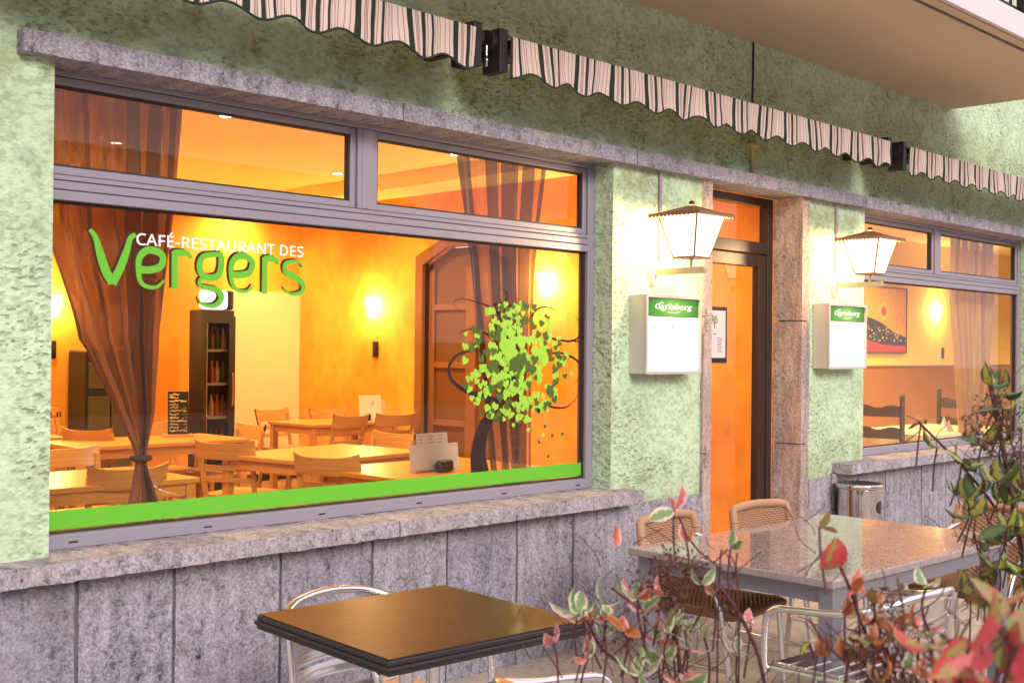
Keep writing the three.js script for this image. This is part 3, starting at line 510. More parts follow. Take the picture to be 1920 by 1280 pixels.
copy(wc, 'brown wicker chair at the right end of the granite table, half hidden by the shrub', [5.55, 0, 1.72], -1.6);
function makeAlu() {
  const c = thing('aluminium_chair', 'aluminium slatted chair behind the square brown table', 'chair', [0, 0, 0], 0, 'aluminium bistro chairs on the terrace');
  mesh('frame', tube([[-0.235, 0, 0.24], [-0.245, 0.3, 0.225], [-0.255, 0.56, 0.215], [-0.262, 0.64, 0.18], [-0.265, 0.658, 0.08], [-0.262, 0.672, -0.08], [-0.235, 0.7, -0.2], [-0.15, 0.73, -0.27], [0, 0.742, -0.295], [0.15, 0.73, -0.27], [0.235, 0.7, -0.2], [0.262, 0.672, -0.08], [0.265, 0.658, 0.08], [0.262, 0.64, 0.18], [0.255, 0.56, 0.215], [0.245, 0.3, 0.225], [0.235, 0, 0.24]], 0.0135, 110, 10), M.alu, c);
  for (const s of [-1, 1]) mesh('rear_leg', tube([[s * 0.215, 0, -0.27], [s * 0.2, 0.25, -0.235], [s * 0.19, 0.45, -0.225], [s * 0.19, 0.72, -0.262]], 0.012, 24), M.alu, c);
  for (let k = 0; k < 4; k++) { const y = 0.47 + k * 0.062; mesh('back_slat', norm(sheet((u, v) => { const x = lerp(-0.19, 0.19, u); return [x, y + v * 0.05, -0.215 - 0.0015 * Math.sin(v * 30) - 0.045 * (1 - (x / 0.19) ** 2) - 0.1 * (y + v * 0.05 - 0.45)]; }, 14, 6)), M.alu, c); }
  for (let k = 0; k < 6; k++) mesh('seat_slat', rbox(0.42, 0.012, 0.056, 0.004, 0, 0.445, -0.17 + k * 0.068), M.alu, c);
  for (const s of [-1, 1]) mesh('seat_rail', norm(tube([[s * 0.2, 0.43, -0.225], [s * 0.215, 0.43, 0], [s * 0.235, 0.43, 0.225]], 0.01, 12)), M.alu, c);
  mesh('cross_brace', [tube([[-0.24, 0.3, 0.225], [0.24, 0.3, 0.225]], 0.008, 4), tube([[-0.205, 0.2, -0.245], [0.205, 0.2, -0.245]], 0.008, 4)], M.alu, c);
  return c;
}
const ac = makeAlu(); ac.position.set(2.385, 0, 1.2); ac.rotation.y = 0.12;
copy(ac, 'aluminium chair at the near right of the square table, only its arm in view', [2.3, 0, 2.22], 1.45);
copy(ac, 'aluminium slatted chair on the near side of the granite table', [3.86, 0, 2.02], Math.PI - 0.06);

// ------------------------------------------------------------------ inside: tables and chairs
function woodTable(w, d, label, pos, ry = 0) {
  const t = thing('wooden_table', label, 'table', pos, ry, 'pale wooden tables inside the cafe');
  mesh('tabletop', rbox(w, 0.03, d, 0.004, 0, 0.735, 0), M.tableWood, t);
  mesh('apron', [bx(-w / 2 + 0.03, w / 2 - 0.03, 0.65, 0.719, d / 2 - 0.05, d / 2 - 0.03), bx(-w / 2 + 0.03, w / 2 - 0.03, 0.65, 0.719, -d / 2 + 0.03, -d / 2 + 0.05), bx(-w / 2 + 0.03, -w / 2 + 0.05, 0.65, 0.719, -d / 2 + 0.05, d / 2 - 0.05), bx(w / 2 - 0.05, w / 2 - 0.03, 0.65, 0.719, -d / 2 + 0.05, d / 2 - 0.05)], M.tableWood, t);
  for (const [i, j] of [[1, 1], [1, -1], [-1, 1], [-1, -1]]) mesh('leg', rbox(0.06, 0.718, 0.06, 0.005, i * (w / 2 - 0.045), 0.359, j * (d / 2 - 0.045)), M.tableWood, t);
  return t;
}
woodTable(1.2, 0.82, 'wooden table nearest the glass at the left, under the tied curtain', [2.95, 0.05, -2.32]);
woodTable(1.2, 0.8, 'wooden table nearest the glass at the right, carrying the white menu stand', [4.955, 0.05, -1.52]);
woodTable(1.2, 0.9, 'wooden table in the middle of the room, between six chairs', [5.08, 0.05, -2.78], 0.14);
woodTable(1.45, 0.75, 'wooden table with the small chalkboard standing on it', [4.62, 0.05, -4.56]);
woodTable(1.1, 0.75, 'wooden table farthest back, against the orange side wall', [7.27, 0.05, -5.62]);
woodTable(1.2, 0.8, 'wooden table behind the curtain at the left edge, beside the barrel', [3.7, 0.05, -5.62]);
function arcRail(y0, y1, hw, z0, bow, th, rake = 0, curl = 0) {
  const f = (side) => (u, v) => { const x = lerp(-hw, hw, u), y = lerp(y0, y1, v) + curl * v * (x / hw) ** 4; return [x, y, z0 - bow * (1 - (x / hw) ** 2) - rake * (y - y0) + side * th / 2]; };
  const a = f(1), b = f(-1), e = (v) => (u, w) => (w < 0.5 ? a(u, v) : b(u, v));
  return mrg([sheet(a, 10, 1), sheet(b, 10, 1), sheet(e(0), 10, 1), sheet(e(1), 10, 1)]);
}
function makeChair() {
  const c = thing('wooden_chair', 'pale wooden chair with its back to the glass at the left table', 'chair', [0, 0, 0], 0, 'pale wooden chairs inside the cafe');
  mesh('top_rail', arcRail(0.715, 0.828, 0.228, -0.245, 0.065, 0.02, 0.25, 0.026), M.wood, c);
  for (const y of [0.635, 0.555]) mesh('back_slat', arcRail(y, y + 0.034, 0.195, -0.215, 0.04, 0.018, 0.2), M.wood, c);
  mesh('seat', rbox(0.42, 0.028, 0.42, 0.012, 0, 0.452, 0.01), M.wood, c);
  for (const s of [-1, 1]) {
    mesh('rear_leg', [bar([s * 0.2, 0, -0.24], [s * 0.19, 0.46, -0.185], 0.034, 0.03), bar([s * 0.19, 0.44, -0.186], [s * 0.212, 0.8, -0.262], 0.034, 0.026)], M.wood, c);
    mesh('front_leg', bar([s * 0.185, 0, 0.2], [s * 0.182, 0.44, 0.18], 0.034, 0.034), M.wood, c);
    mesh('stretcher', bar([s * 0.19, 0.2, -0.2], [s * 0.185, 0.2, 0.19], 0.014, 0.024), M.wood, c);
  }
  mesh('seat_rail', [bx(-0.17, 0.17, 0.39, 0.437, 0.165, 0.185), bx(-0.17, 0.17, 0.39, 0.437, -0.195, -0.175)], M.wood, c);
  return c;
}
const wch = makeChair();
function seatAt(bxp, bzp, ry, label, first) { // (bxp, bzp): where the middle of the top rail stands; ry: 0 faces +z
  const x = bxp + Math.sin(ry) * 0.3, z = bzp + Math.cos(ry) * 0.3;
  if (first) { wch.position.set(x, 0.05, z); wch.rotation.y = ry; } else copy(wch, label, [x, 0.05, z], ry);
}
const PI = Math.PI;
seatAt(3.12, -1.9, PI - 0.05, null, true);
seatAt(4.24, -4.8, PI / 2 + 0.5, 'pale wooden chair left of the chalkboard table, seen past the curtain edge');
seatAt(3.36, -3.25, 0.1, 'pale wooden chair on the far side of the left table, cut by the window edge');
seatAt(4.4, -3.06, PI / 2 + 0.48, 'pale wooden chair at the left end of the middle table, slats in full view');
seatAt(4.32, -1.78, PI / 2 + 0.4, 'pale wooden chair at the left end of the menu stand table, close to the glass');
seatAt(7.1, -5.1, PI + 0.1, 'pale wooden chair tucked under the farthest table, its back in full view');
seatAt(7.6, -5.03, PI - 0.15, 'pale wooden chair next to the side wall at the farthest table');
seatAt(5.9, -3.0, -PI / 2 + 0.1, 'pale wooden chair at the right end of the middle table, left of the menu stand');
seatAt(7.05, -6.45, 0.15, 'pale wooden chair against the cream panel, behind the farthest table');
seatAt(7.6, -6.2, -0.1, 'pale wooden chair in the room corner, behind the farthest table');
seatAt(5.56, -4.46, -PI / 2 - 0.05, 'pale wooden chair at the right end of the chalkboard table');
seatAt(5.0, -5.25, 0.15, 'pale wooden chair behind the chalkboard, only its top showing');
seatAt(2.62, -3.2, 0.0, 'pale wooden chair on the far side of the left table, behind the curtain');

// ------------------------------------------------------------------ inside: other things
const paper = std(0.72, 0.66, 0.66, 0.6);
const printedPaper = new THREE.MeshStandardMaterial({ roughness: 0.6, map: canvasTex(128, 96, (c, w, h) => { c.fillStyle = '#d8cfcf'; c.fillRect(0, 0, w, h); c.fillStyle = '#8a8084'; for (let k = 0; k < 3; k++) for (let i = 0; i < 9; i++) c.fillRect(8 + k * 40, 8 + i * 9, rr(14, 30), 2); }) });
{
  const s = thing('menu_stand', 'white menu stand with a card behind it, on the table nearest the glass', 'menu stand', [4.79, 0.8, -1.32], 0);
  mesh('white_board', box(0.39, 0.165, 0.006, 0, 0.085, 0.02, -0.1), paper, s);
  mesh('card', norm(new THREE.BoxGeometry(0.25, 0.2, 0.003).rotateX(-0.1).translate(0.02, 0.13, -0.02), true), printedPaper, s);
  mesh('base', box(0.3, 0.012, 0.07, 0, 0.006, 0, 0), M.tableWood, s);
  const a = thing('black_ashtray', 'small black box in front of the white menu stand', 'table box', [4.82, 0.8, -1.24], 0.2);
  mesh('body', rbox(0.12, 0.07, 0.06, 0.015, 0, 0.036, 0), M.black, a); mesh('knob', cyl(0.022, 0.022, 0.03, -0.07, 0.035, 0.01, 14, 0, 0, PI / 2), M.black, a);
  const s2 = thing('menu_stand', 'white folded menu stand on the farthest table, by the side wall', 'menu stand', [7.62, 0.8, -5.5], -0.3);
  mesh('white_board', box(0.24, 0.26, 0.006, 0, 0.13, 0.02, -0.12), paper, s2); mesh('card', box(0.2, 0.2, 0.004, 0.1, 0.1, -0.02, 0.1, 0.4), paper, s2); mesh('clip', rbox(0.06, 0.07, 0.04, 0.01, -0.04, 0.036, 0.06), M.black, s2);
}
{
  const s = thing('chalkboard_sign', 'small black chalkboard with white writing standing on a table', 'chalkboard', [5.0, 0.8, -4.72], -0.35);
  const t = canvasTex(160, 384, (c, w, h) => { c.fillStyle = '#17130f'; c.fillRect(0, 0, w, h); c.strokeStyle = '#e9d9b0'; c.lineWidth = 4; for (let j = 0; j < 12; j++) { const y = 26 + j * 29; c.lineWidth = j < 3 ? 6 : 4; let x = 12; const e = j % 3 === 2 ? 140 : 80; c.beginPath(); c.moveTo(x, y); while (x < e) { x += rr(4, 9); c.lineTo(x, y + rr(-11, 8)); } c.stroke(); if (j > 3) { c.fillStyle = '#e9d9b0'; for (let k = 0; k < 4; k++) c.fillRect(112 + rr(0, 34), y + rr(-8, 8), 5, 5); } } });
  mesh('board', norm(new THREE.BoxGeometry(0.165, 0.36, 0.012).rotateX(-0.08).translate(0, 0.19, 0), true), new THREE.MeshStandardMaterial({ map: t, roughness: 0.7 }), s);
  mesh('stand', rbox(0.24, 0.02, 0.1, 0.004, 0, 0.01, 0), M.tableWood, s);
}
{
  const f = thing('drinks_fridge', 'tall black glass-door drinks fridge with a lit white header', 'fridge', [6.40, 0.05, -6.66], 0); f.scale.x = 0.86;
  mesh('cabinet', [bx(-0.215, -0.195, 0, 1.86, 0.0, 0.24), bx(0.195, 0.215, 0, 1.86, 0.0, 0.24), bx(-0.195, 0.195, 0, 0.12, 0.0, 0.24), bx(-0.195, 0.195, 1.8, 1.86, 0.0, 0.24), bx(-0.195, 0.195, 0.12, 1.8, 0.0, 0.02)], M.black, f);
  const hd = mesh('header_sign', rbox(0.35, 0.2, 0.1, 0.04, -0.04, 1.965, 0.2), new THREE.MeshStandardMaterial({ color: rgb(0.8, 0.85, 0.9), emissive: rgb(0.75, 0.85, 1), emissiveIntensity: 0.7, roughness: 0.4 }), f);
  mesh('header_end', rbox(0.08, 0.2, 0.22, 0.03, 0.18, 1.965, 0.13), M.black, f);
  mesh('door_frame', [bx(-0.215, -0.17, 0.05, 1.8, 0.242, 0.27), bx(0.13, 0.215, 0.05, 1.8, 0.242, 0.27), bx(-0.17, 0.13, 1.73, 1.8, 0.242, 0.27), bx(-0.17, 0.13, 0.05, 0.13, 0.242, 0.27)], M.black, f);
  mesh('door_trim', bx(-0.172, -0.162, 0.13, 1.73, 0.268, 0.276), M.steel, f); mesh('door_handle', tube([[0.16, 0.9, 0.272], [0.16, 0.92, 0.3], [0.16, 1.2, 0.3], [0.16, 1.22, 0.272]], 0.009, 14), M.steel, f);
  pane(-0.17, 0.13, 0.13, 1.73, f, 0.256);
  for (let k = 0; k < 4; k++) {
    const y = 0.42 + k * 0.34; mesh('shelf', bx(-0.19, 0.19, y, y + 0.025, 0.025, 0.2), std(0.2, 0.17, 0.12, 0.5), f);
    const col = [rgb(0.25, 0.03, 0.02), rgb(0.08, 0.05, 0.02), rgb(0.03, 0.05, 0.02), rgb(0.3, 0.2, 0.1)];
    for (let i = 2; i < 5; i++) { const q = lathe([[0, 0], [0.03, 0], [0.031, 0.13], [0.012, 0.18], [0.012, 0.22], [0, 0.22]], 12); q.translate(-0.15 + i * 0.075, y + 0.026, 0.12); mesh('bottle', norm(q), new THREE.MeshStandardMaterial({ color: col[(k + i * (k % 2 ? 1 : 3)) % 4], roughness: 0.3 }), f); }
  }
}
mesh('cream_panel', bx(6.93, RX, 0.13, 2.16, -7.3, -7.17), M.cream); tag(scene.children.at(-1), 'cream wall panel with dark skirting between the fridge and the room corner', 'wall panel');
mesh('skirting', bx(6.93, RX, 0.05, 0.13, -7.3, -7.165), M.black, scene.children.at(-1));
struct('wall_over_panel', bx(6.93, RX, 2.16, 3.25, -7.3, -7.2), M.orange);
{
  const c = thing('dark_cabinet', 'dark cabinet at the back wall, seen through the left curtain', 'cabinet', [5.42, 0.05, -6.95]);
  mesh('body', rbox(0.5, 1.45, 0.4, 0.03, 0, 0.725, 0), M.black, c); for (const s of [-1, 1]) mesh('door', rbox(0.22, 0.9, 0.02, 0.005, s * 0.117, 0.55, 0.205), M.darkWood, c); mesh('drawer', rbox(0.45, 0.25, 0.02, 0.005, 0, 1.2, 0.205), M.darkWood, c);
}
{
  const b = thing('wooden_barrel', 'wooden barrel with metal hoops standing at the left edge of the window', 'barrel', [4.42, 0.05, -6.3]);
  for (let i = 0; i < 18; i++) { const a0 = i / 18 * PI * 2, a1 = (i + 0.94) / 18 * PI * 2; mesh('stave', norm(sheet((u, v) => { const a = lerp(a0, a1, u), q = 0.26 + 0.06 * Math.sin(v * PI); return [Math.cos(a) * q, v * 0.95, Math.sin(a) * q]; }, 2, 8)), M.wood, b); }
  for (const y of [0.06, 0.27, 0.68, 0.88]) { const q = 0.266 + 0.06 * Math.sin(y / 0.95 * PI); mesh('hoop', norm(cyl(q, q, 0.045, 0, y, 0, 28)), M.steel, b); }
  mesh('head', cyl(0.255, 0.255, 0.02, 0, 0.93, 0, 24), M.wood, b);
}
// inner doorway: timber casing and a panelled door, its leaf darkened to suggest a dim opening
{
  const d = thing('inner_door', 'brown panelled inner door, leaf darkened as a dim opening, in a cut-cornered casing, left of the striped curtain', 'door', [RX, 0.05, -4.375], 0);
  const arch = (e, y) => [[0.625 + e, 0], [0.625 + e, 2.35 + y], [0.275 + e * 0.5, 2.51 + y], [-0.275 - e * 0.5, 2.51 + y], [-0.625 - e, 2.35 + y], [-0.625 - e, 0]];
  const s = new THREE.Shape(arch(0.1, 0.08).map((p) => new THREE.Vector2(...p))), h = new THREE.Path(arch(0, 0).map((p) => new THREE.Vector2(...p))); s.holes.push(h);
  const s1 = new THREE.Shape([...arch(0.1, 0.08), ...arch(-0.01, -0.01).reverse()].map((p) => new THREE.Vector2(...p)));
  const g = new THREE.ExtrudeGeometry(s1, { depth: 0.04, bevelEnabled: false }); g.rotateY(-PI / 2); g.translate(-0.005, 0, 0); mesh('casing', norm(g), M.brownWood, d);
  mesh('door_leaf', norm(new THREE.ExtrudeGeometry(new THREE.Shape(arch(-0.012, -0.012).map((p) => new THREE.Vector2(...p))), { depth: 0.03, bevelEnabled: false }).rotateY(-PI / 2).translate(0.09, 0, 0)), std(0.17, 0.065, 0.016, 0.5), d);
  for (const y of [0.1, 0.72, 1.3, 1.88]) mesh('cross_rail', bx(0.036, 0.06, y, y + 0.06, -0.52, -0.05, 0.004), M.brownWood, d);
  for (const [z, w] of [[-0.57, 0.05], [0.02, 0.07], [0.57, 0.05]]) mesh('stile', bx(0.034, 0.062, 0.02, 2.3, z - w, z + w, 0.004), M.brownWood, d);
  mesh('reveal', bx(0.0, 0.035, 0, 2.36, -0.622, -0.605), M.darkFrame, d);
}
// wall sconces
const shadeMat = new THREE.MeshStandardMaterial({ color: rgb(0.9, 0.85, 0.7), emissive: rgb(1, 0.68, 0.28), emissiveIntensity: 2.4, side: THREE.DoubleSide, roughness: 0.5 });
function sconce(pos, ry, label, power, parts) {
  const s = parts ? copy(parts, label, pos, ry) : thing('wall_sconce', label, 'wall light', pos, ry, 'glowing wall lights inside');
  if (!parts) {
    mesh('lamp_shade', norm(sheet((u, v) => { const a = lerp(-PI / 2, PI / 2, u), q = 0.055 + 0.05 * v; return [Math.sin(a) * q, lerp(-0.12, 0.1, v), Math.cos(a) * q * 0.95 + 0.002]; }, 16, 4)), shadeMat, s);
    mesh('wall_plate', rbox(0.09, 0.16, 0.01, 0.004, 0, -0.02, 0.006), M.brownWood, s);
  }
  const p = new THREE.PointLight(rgb(1, 0.70, 0.27), power); p.position.set(pos[0] + Math.sin(ry) * 0.075, pos[1], pos[2] + Math.cos(ry) * 0.075); p.castShadow = true; scene.add(p); return s;
}
const S0 = sconce([RX - 0.001, 1.985, -5.82], -PI / 2, 'glowing wall light on the orange wall, above the small black switch', 1.9);
sconce([5.03, 1.93, -7.199], 0, 'glowing wall light at the left edge of the window', 1.9, S0);
sconce([RX - 0.001, 2.15, -3.3], -PI / 2, 'glowing wall light behind the striped curtain', 1.9, S0);
sconce([1.2, 2.0, -7.199], 0, 'glowing wall light far left on the back wall', 1.9, S0);
sconce([18.0, 2.2, -4.299], 0, 'glowing wall light on the yellow wall seen through the farther window', 2.6, S0);
for (const [x, y, z, ry, l] of [[RX - 0.002, 1.53, -5.78, -PI / 2, 'small black switch plate below the wall light on the orange wall'], [5.03, 1.5, -7.198, 0, 'small black switch plate at the left edge of the window'], [18.23, 1.55, -4.298, 0, 'dark switch plate on the yellow wall beside the grey curtain']]) {
  const s = thing('switch_plate', l, 'switch', [x, y, z], ry); mesh('plate', rbox(0.09, 0.17, 0.012, 0.004, 0, 0, 0.007), M.black, s); mesh('button', rbox(0.05, 0.06, 0.01, 0.003, 0, 0, 0.015), M.black, s);
}
// ceiling downlights
const dlMat = new THREE.MeshStandardMaterial({ color: rgb(1, 0.9, 0.7), emissive: rgb(1, 0.82, 0.5), emissiveIntensity: 14 });
const dl0 = thing('downlight', 'small recessed ceiling downlight inside the cafe', 'downlight', [0, 0, 0], 0, 'recessed downlights in the cafe ceiling');
mesh('lamp_disc', cyl(0.045, 0.045, 0.006, 0, -0.006, 0, 16), dlMat, dl0);
{ const q = new THREE.TorusGeometry(0.055, 0.007, 6, 20); q.rotateX(PI / 2); q.translate(0, -0.004, 0); mesh('ring', norm(q), M.steel, dl0); }
let firstDl = true;
function downlight(x, y, z, power, label) {
  if (firstDl) { dl0.position.set(x, y, z); dl0.userData.label = label; firstDl = false; } else copy(dl0, label, [x, y, z]);
  const s = new THREE.SpotLight(rgb(1, 0.71, 0.27), power, 0, 1.2, 0.7); s.position.set(x, y - 0.016, z); s.target.position.set(x, 0, z); s.castShadow = true; scene.add(s, s.target);
}
[2.4, 4.7, 7.0].forEach((x, i) => [-1.85, -3.55, -5.26, -6.86].forEach((z, k) => downlight(x, 3.25, z, 10.5, `recessed ceiling downlight in the ${['left', 'middle', 'right'][i]} line, ${['nearest the glass', 'second from the glass', 'third from the glass', 'next to the back wall'][k]}`)));
[9.5, 12.5, 15.5].forEach((x, i) => [-1.6, -3.2].forEach((z, k) => downlight(x, 3.25, z, 21, `added fill downlight of the yellow dining room, ${['nearest the door', 'in the middle', 'farthest from the door'][i]}, ${['window side', 'wall side'][k]}`)));  // added fill lights that brighten the yellow dining room

// curtains
function curtainTex(stripes, base, dark, aTop, aLow) {
  return colorTex(256, 128, (u, v) => { let k = 0; for (const [a, b] of stripes) if (u > a && u < b) k = 1; const th = fbm(u, v, 120, 60, 1, 801) * 0.12, al = lerp(aLow, aTop, sst(0.72, 0.9, v)); const c = k ? dark : base; return [c[0], c[1], c[2], k ? Math.max(0.85, al) : Math.max(0.05, al + th - 0.06)]; });
}
function curtain(label, left, right, y0, y1, folds, tex, trans, amp = 0.035) {
  const at = (P, y) => { for (let i = 0; i < P.length - 1; i++) if (y <= P[i][1] && y >= P[i + 1][1]) { const t = (P[i][1] - y) / (P[i][1] - P[i + 1][1]); return lerp(P[i][0], P[i + 1][0], sst(-0.2, 1.2, t) * 1 + 0 * t); } return y > P[0][1] ? P[0][0] : P.at(-1)[0]; };
  const c = thing('curtain', label, 'curtain');
  const m = new THREE.MeshPhysicalMaterial({ map: tex, transparent: true, roughness: 0.95, side: THREE.DoubleSide, transmission: trans, thickness: 0 });
  mesh('drape', norm(sheet((u, v) => { const y = lerp(y0, y1, v), L = at(left, y), R = at(right, y), w = R - L, f = amp * clamp(w / 0.5 + 0.25, 0.3, 1); return [lerp(L, R, u) + 0.25 * f * Math.sin(u * folds * 4.4 + v * 3), y, -0.37 + f * Math.sin(u * folds * 6.2832 + 1.4 * Math.sin(v * 2.5 + u * 3)) + 0.3 * f * Math.sin(u * folds * 15 + v * 4), u, v]; }, 90, 60), true), m, c);
  return c;
}
const cl = curtain('brown sheer curtain tied back low at the left of the wide window', [[1.86, 2.6], [1.93, 2.0], [2.10, 1.56], [2.275, 1.25], [2.345, 1.12], [2.35, 1.06], [2.315, 0.9], [2.30, 0.1]], [[2.525, 2.6], [2.503, 2.1], [2.461, 1.65], [2.425, 1.26], [2.39, 1.12], [2.39, 1.06], [2.45, 0.9], [2.48, 0.1]], 2.62, 0.1, 6,
  curtainTex([[0.40, 0.42], [0.64, 0.74], [0.79, 0.88], [0.965, 0.985]], [0.30, 0.088, 0.016], [0.045, 0.012, 0.006], 0.1, 0.93), 0.35);
mesh('tie', place(new THREE.TorusGeometry(0.034, 0.012, 8, 20), 2.369, 1.09, -0.37, PI / 2), std(0.06, 0.02, 0.015, 0.8), cl);
curtain('brown striped curtain hanging straight behind the tree print', [[4.08, 2.6], [4.17, 2.06], [4.26, 1.42], [4.36, 0.9], [4.4, 0.1]], [[4.775, 2.6], [4.70, 2.06], [4.68, 1.42], [4.68, 0.9], [4.68, 0.1]], 2.62, 0.1, 5,
  curtainTex([[0.0, 0.16], [0.33, 0.41], [0.51, 0.69], [0.75, 0.84], [0.97, 1]], [0.50, 0.15, 0.02], [0.055, 0.014, 0.007], 0.22, 0.45), 0.45, 0.02);
curtain('greyish sheer curtain gathered at the right of the farther window', [[9.83, 2.6], [9.83, 2.0], [9.97, 1.4], [10.08, 0.95], [10.1, 0.15]], [[10.75, 2.6], [10.75, 2.0], [10.66, 1.38], [10.45, 0.99], [10.5, 0.15]], 2.62, 0.15, 7,
  curtainTex([[0.12, 0.2], [0.3, 0.4], [0.52, 0.56], [0.7, 0.82]], [0.48, 0.29, 0.10], [0.36, 0.17, 0.06], 0.5, 0.75), 0.4, 0.03);

// dining room on the right: table laid with a white cloth, ladder-back chairs, painting
{
  const t = thing('dining_table', 'laid dining table under a pale cloth, seen through the farther window', 'table', [10.35, 0.1, -0.8], 0);
  mesh('tabletop', rbox(1.6, 0.03, 0.8, 0.004, 0, 0.735, 0), M.darkWood, t); for (const [i, j] of [[1, 1], [1, -1], [-1, 1], [-1, -1]]) mesh('leg', rbox(0.06, 0.72, 0.06, 0.005, i * 0.72, 0.36, j * 0.33), M.darkWood, t);
  const cl2 = thing('tablecloth', 'pale tablecloth hanging over the laid dining table', 'tablecloth', [10.35, 0.85, -0.8], 0);
  mesh('cloth_top', rbox(1.64, 0.006, 0.84, 0.002, 0, 0.004, 0), std(0.7, 0.6, 0.42, 0.8), cl2);
  for (const [w, x, z, r] of [[1.64, 0, 0.424, 0], [1.64, 0, -0.424, PI], [0.84, 0.824, 0, PI / 2], [0.84, -0.824, 0, -PI / 2]]) { const g = sheet((u, v) => [lerp(-w / 2, w / 2, u), 0.004 - 0.3 * v, 0.03 * v * Math.sin(u * w * 18) + 0.02 * v], 40, 5); g.rotateY(r); g.translate(x, 0, z); mesh('cloth_drop', norm(g), std(0.7, 0.6, 0.42, 0.8), cl2); }
  const gl = phys(1, 1, 1, 0, { transmission: 1, thickness: 0 });
  const wg = thing('wine_glass', 'tall stemmed wine glass on the laid table', 'glass', [10.12, 0.857, -0.78]);
  mesh('bowl', norm(lathe([[0.004, 0.085], [0.03, 0.1], [0.04, 0.14], [0.033, 0.2]], 20)), gl, wg); mesh('stem', norm(lathe([[0.035, 0], [0.03, 0.003], [0.004, 0.01], [0.004, 0.085]], 16)), gl, wg);
  const tb = thing('water_glass', 'small tumbler beside the wine glass on the laid table', 'glass', [10.02, 0.857, -0.62]); mesh('wall', norm(lathe([[0, 0], [0.032, 0], [0.036, 0.1]], 20)), gl, tb); mesh('base', cyl(0.032, 0.032, 0.008, 0, 0.004, 0, 20), gl, tb);
  const nk = thing('folded_napkin', 'pale folded napkin standing on the laid table', 'napkin', [10.16, 0.857, -0.56]); mesh('cloth', norm(new THREE.ConeGeometry(0.05, 0.14, 8).translate(0, 0.07, 0)), std(0.75, 0.65, 0.5, 0.8), nk); mesh('fold', norm(new THREE.ConeGeometry(0.05, 0.1, 6).translate(0.05, 0.05, 0.02)), std(0.7, 0.6, 0.45, 0.8), nk);
}
function makeLadder() {
  const c = thing('ladder_back_chair', 'dark ladder-back chair nearest the farther window frame, beside the pillar', 'chair', [0, 0, 0], 0, 'dark rustic chairs in the dining room');
  for (const s of [-1, 1]) { mesh('rear_leg', [cyl(0.022, 0.022, 1.08, s * 0.2, 0.54, -0.2, 12), sph(0.024, s * 0.2, 1.085, -0.2, 10)], M.darkWood, c); mesh('front_leg', cyl(0.02, 0.02, 0.46, s * 0.21, 0.23, 0.2, 12), M.darkWood, c); mesh('stretcher', bar([s * 0.205, 0.2, -0.2], [s * 0.21, 0.2, 0.2], 0.02, 0.02), M.darkWood, c); }
  for (const y of [0.56, 0.74, 0.92]) { const g = sheet((u, v) => { const x = lerp(-0.18, 0.18, u); return [x, y + v * (0.085 + 0.012 * Math.sin(u * 9.4)), -0.2 - 0.015 * (1 - (x / 0.18) ** 2)]; }, 12, 1), h = g.clone().translate(0, 0, -0.014); mesh('ladder_rung', [g, h, rbox(0.37, 0.014, 0.013, 0.004, 0, y + 0.006, -0.211)], M.darkWood, c); }
  mesh('seat', rbox(0.44, 0.04, 0.42, 0.012, 0, 0.46, 0), std(0.35, 0.22, 0.08, 0.8), c);
  return c;
}
const lc = makeLadder(); lc.position.set(9.32, 0.1, -0.68); lc.rotation.y = PI / 2 + 0.15;
copy(lc, 'dark ladder-back chair behind the wine glass on the laid table', [10.93, 0.1, -0.98], -PI / 2 - 0.4);
{
  const t = canvasTex(256, 220, (c, w, h) => {
    c.fillStyle = '#e0a22c'; c.fillRect(0, 0, w, h); for (let i = 0; i < 500; i++) { c.fillStyle = rnd() < 0.5 ? 'rgba(250,190,70,.25)' : 'rgba(190,110,20,.2)'; c.fillRect(rnd() * w, rnd() * h, 3, 18); }
    c.fillStyle = '#2c2418'; c.beginPath(); c.moveTo(0, 100); c.quadraticCurveTo(90, 110, 140, 135); c.quadraticCurveTo(200, 160, w, 168); c.lineTo(w, h); c.lineTo(0, h); c.fill();
    c.fillStyle = '#c23c1c'; c.beginPath(); c.moveTo(0, 172); c.quadraticCurveTo(100, 205, w, 196); c.lineTo(w, h); c.lineTo(0, h); c.fill();
    c.fillStyle = '#f0b63a'; c.beginPath(); c.arc(118, 78, 30, 0, 7); c.fill(); c.fillStyle = '#c1411c'; c.beginPath(); c.arc(118, 80, 16, 0, 7); c.fill();
    c.fillStyle = '#f3cf7a'; for (let i = 0; i < 70; i++) c.fillRect(20 + rnd() * 230, 132 + rnd() * 48, rr(2, 7), rr(2, 6));
  });
  const p = thing('wall_painting', 'abstract painting with orange disc over a dark red-edged hill', 'painting', [16.26, 2.03, -4.297]);
  mesh('canvas', norm(new THREE.BoxGeometry(1.3, 0.94, 0.03).translate(0, 0, 0.018), true), new THREE.MeshStandardMaterial({ map: t, roughness: 0.7 }), p);
  mesh('frame', [bx(-0.67, -0.65, -0.49, 0.49, 0.001, 0.045), bx(0.65, 0.67, -0.49, 0.49, 0.001, 0.045), bx(-0.65, 0.65, 0.47, 0.49, 0.001, 0.045), bx(-0.65, 0.65, -0.49, -0.47, 0.001, 0.045)], M.darkWood, p);
}

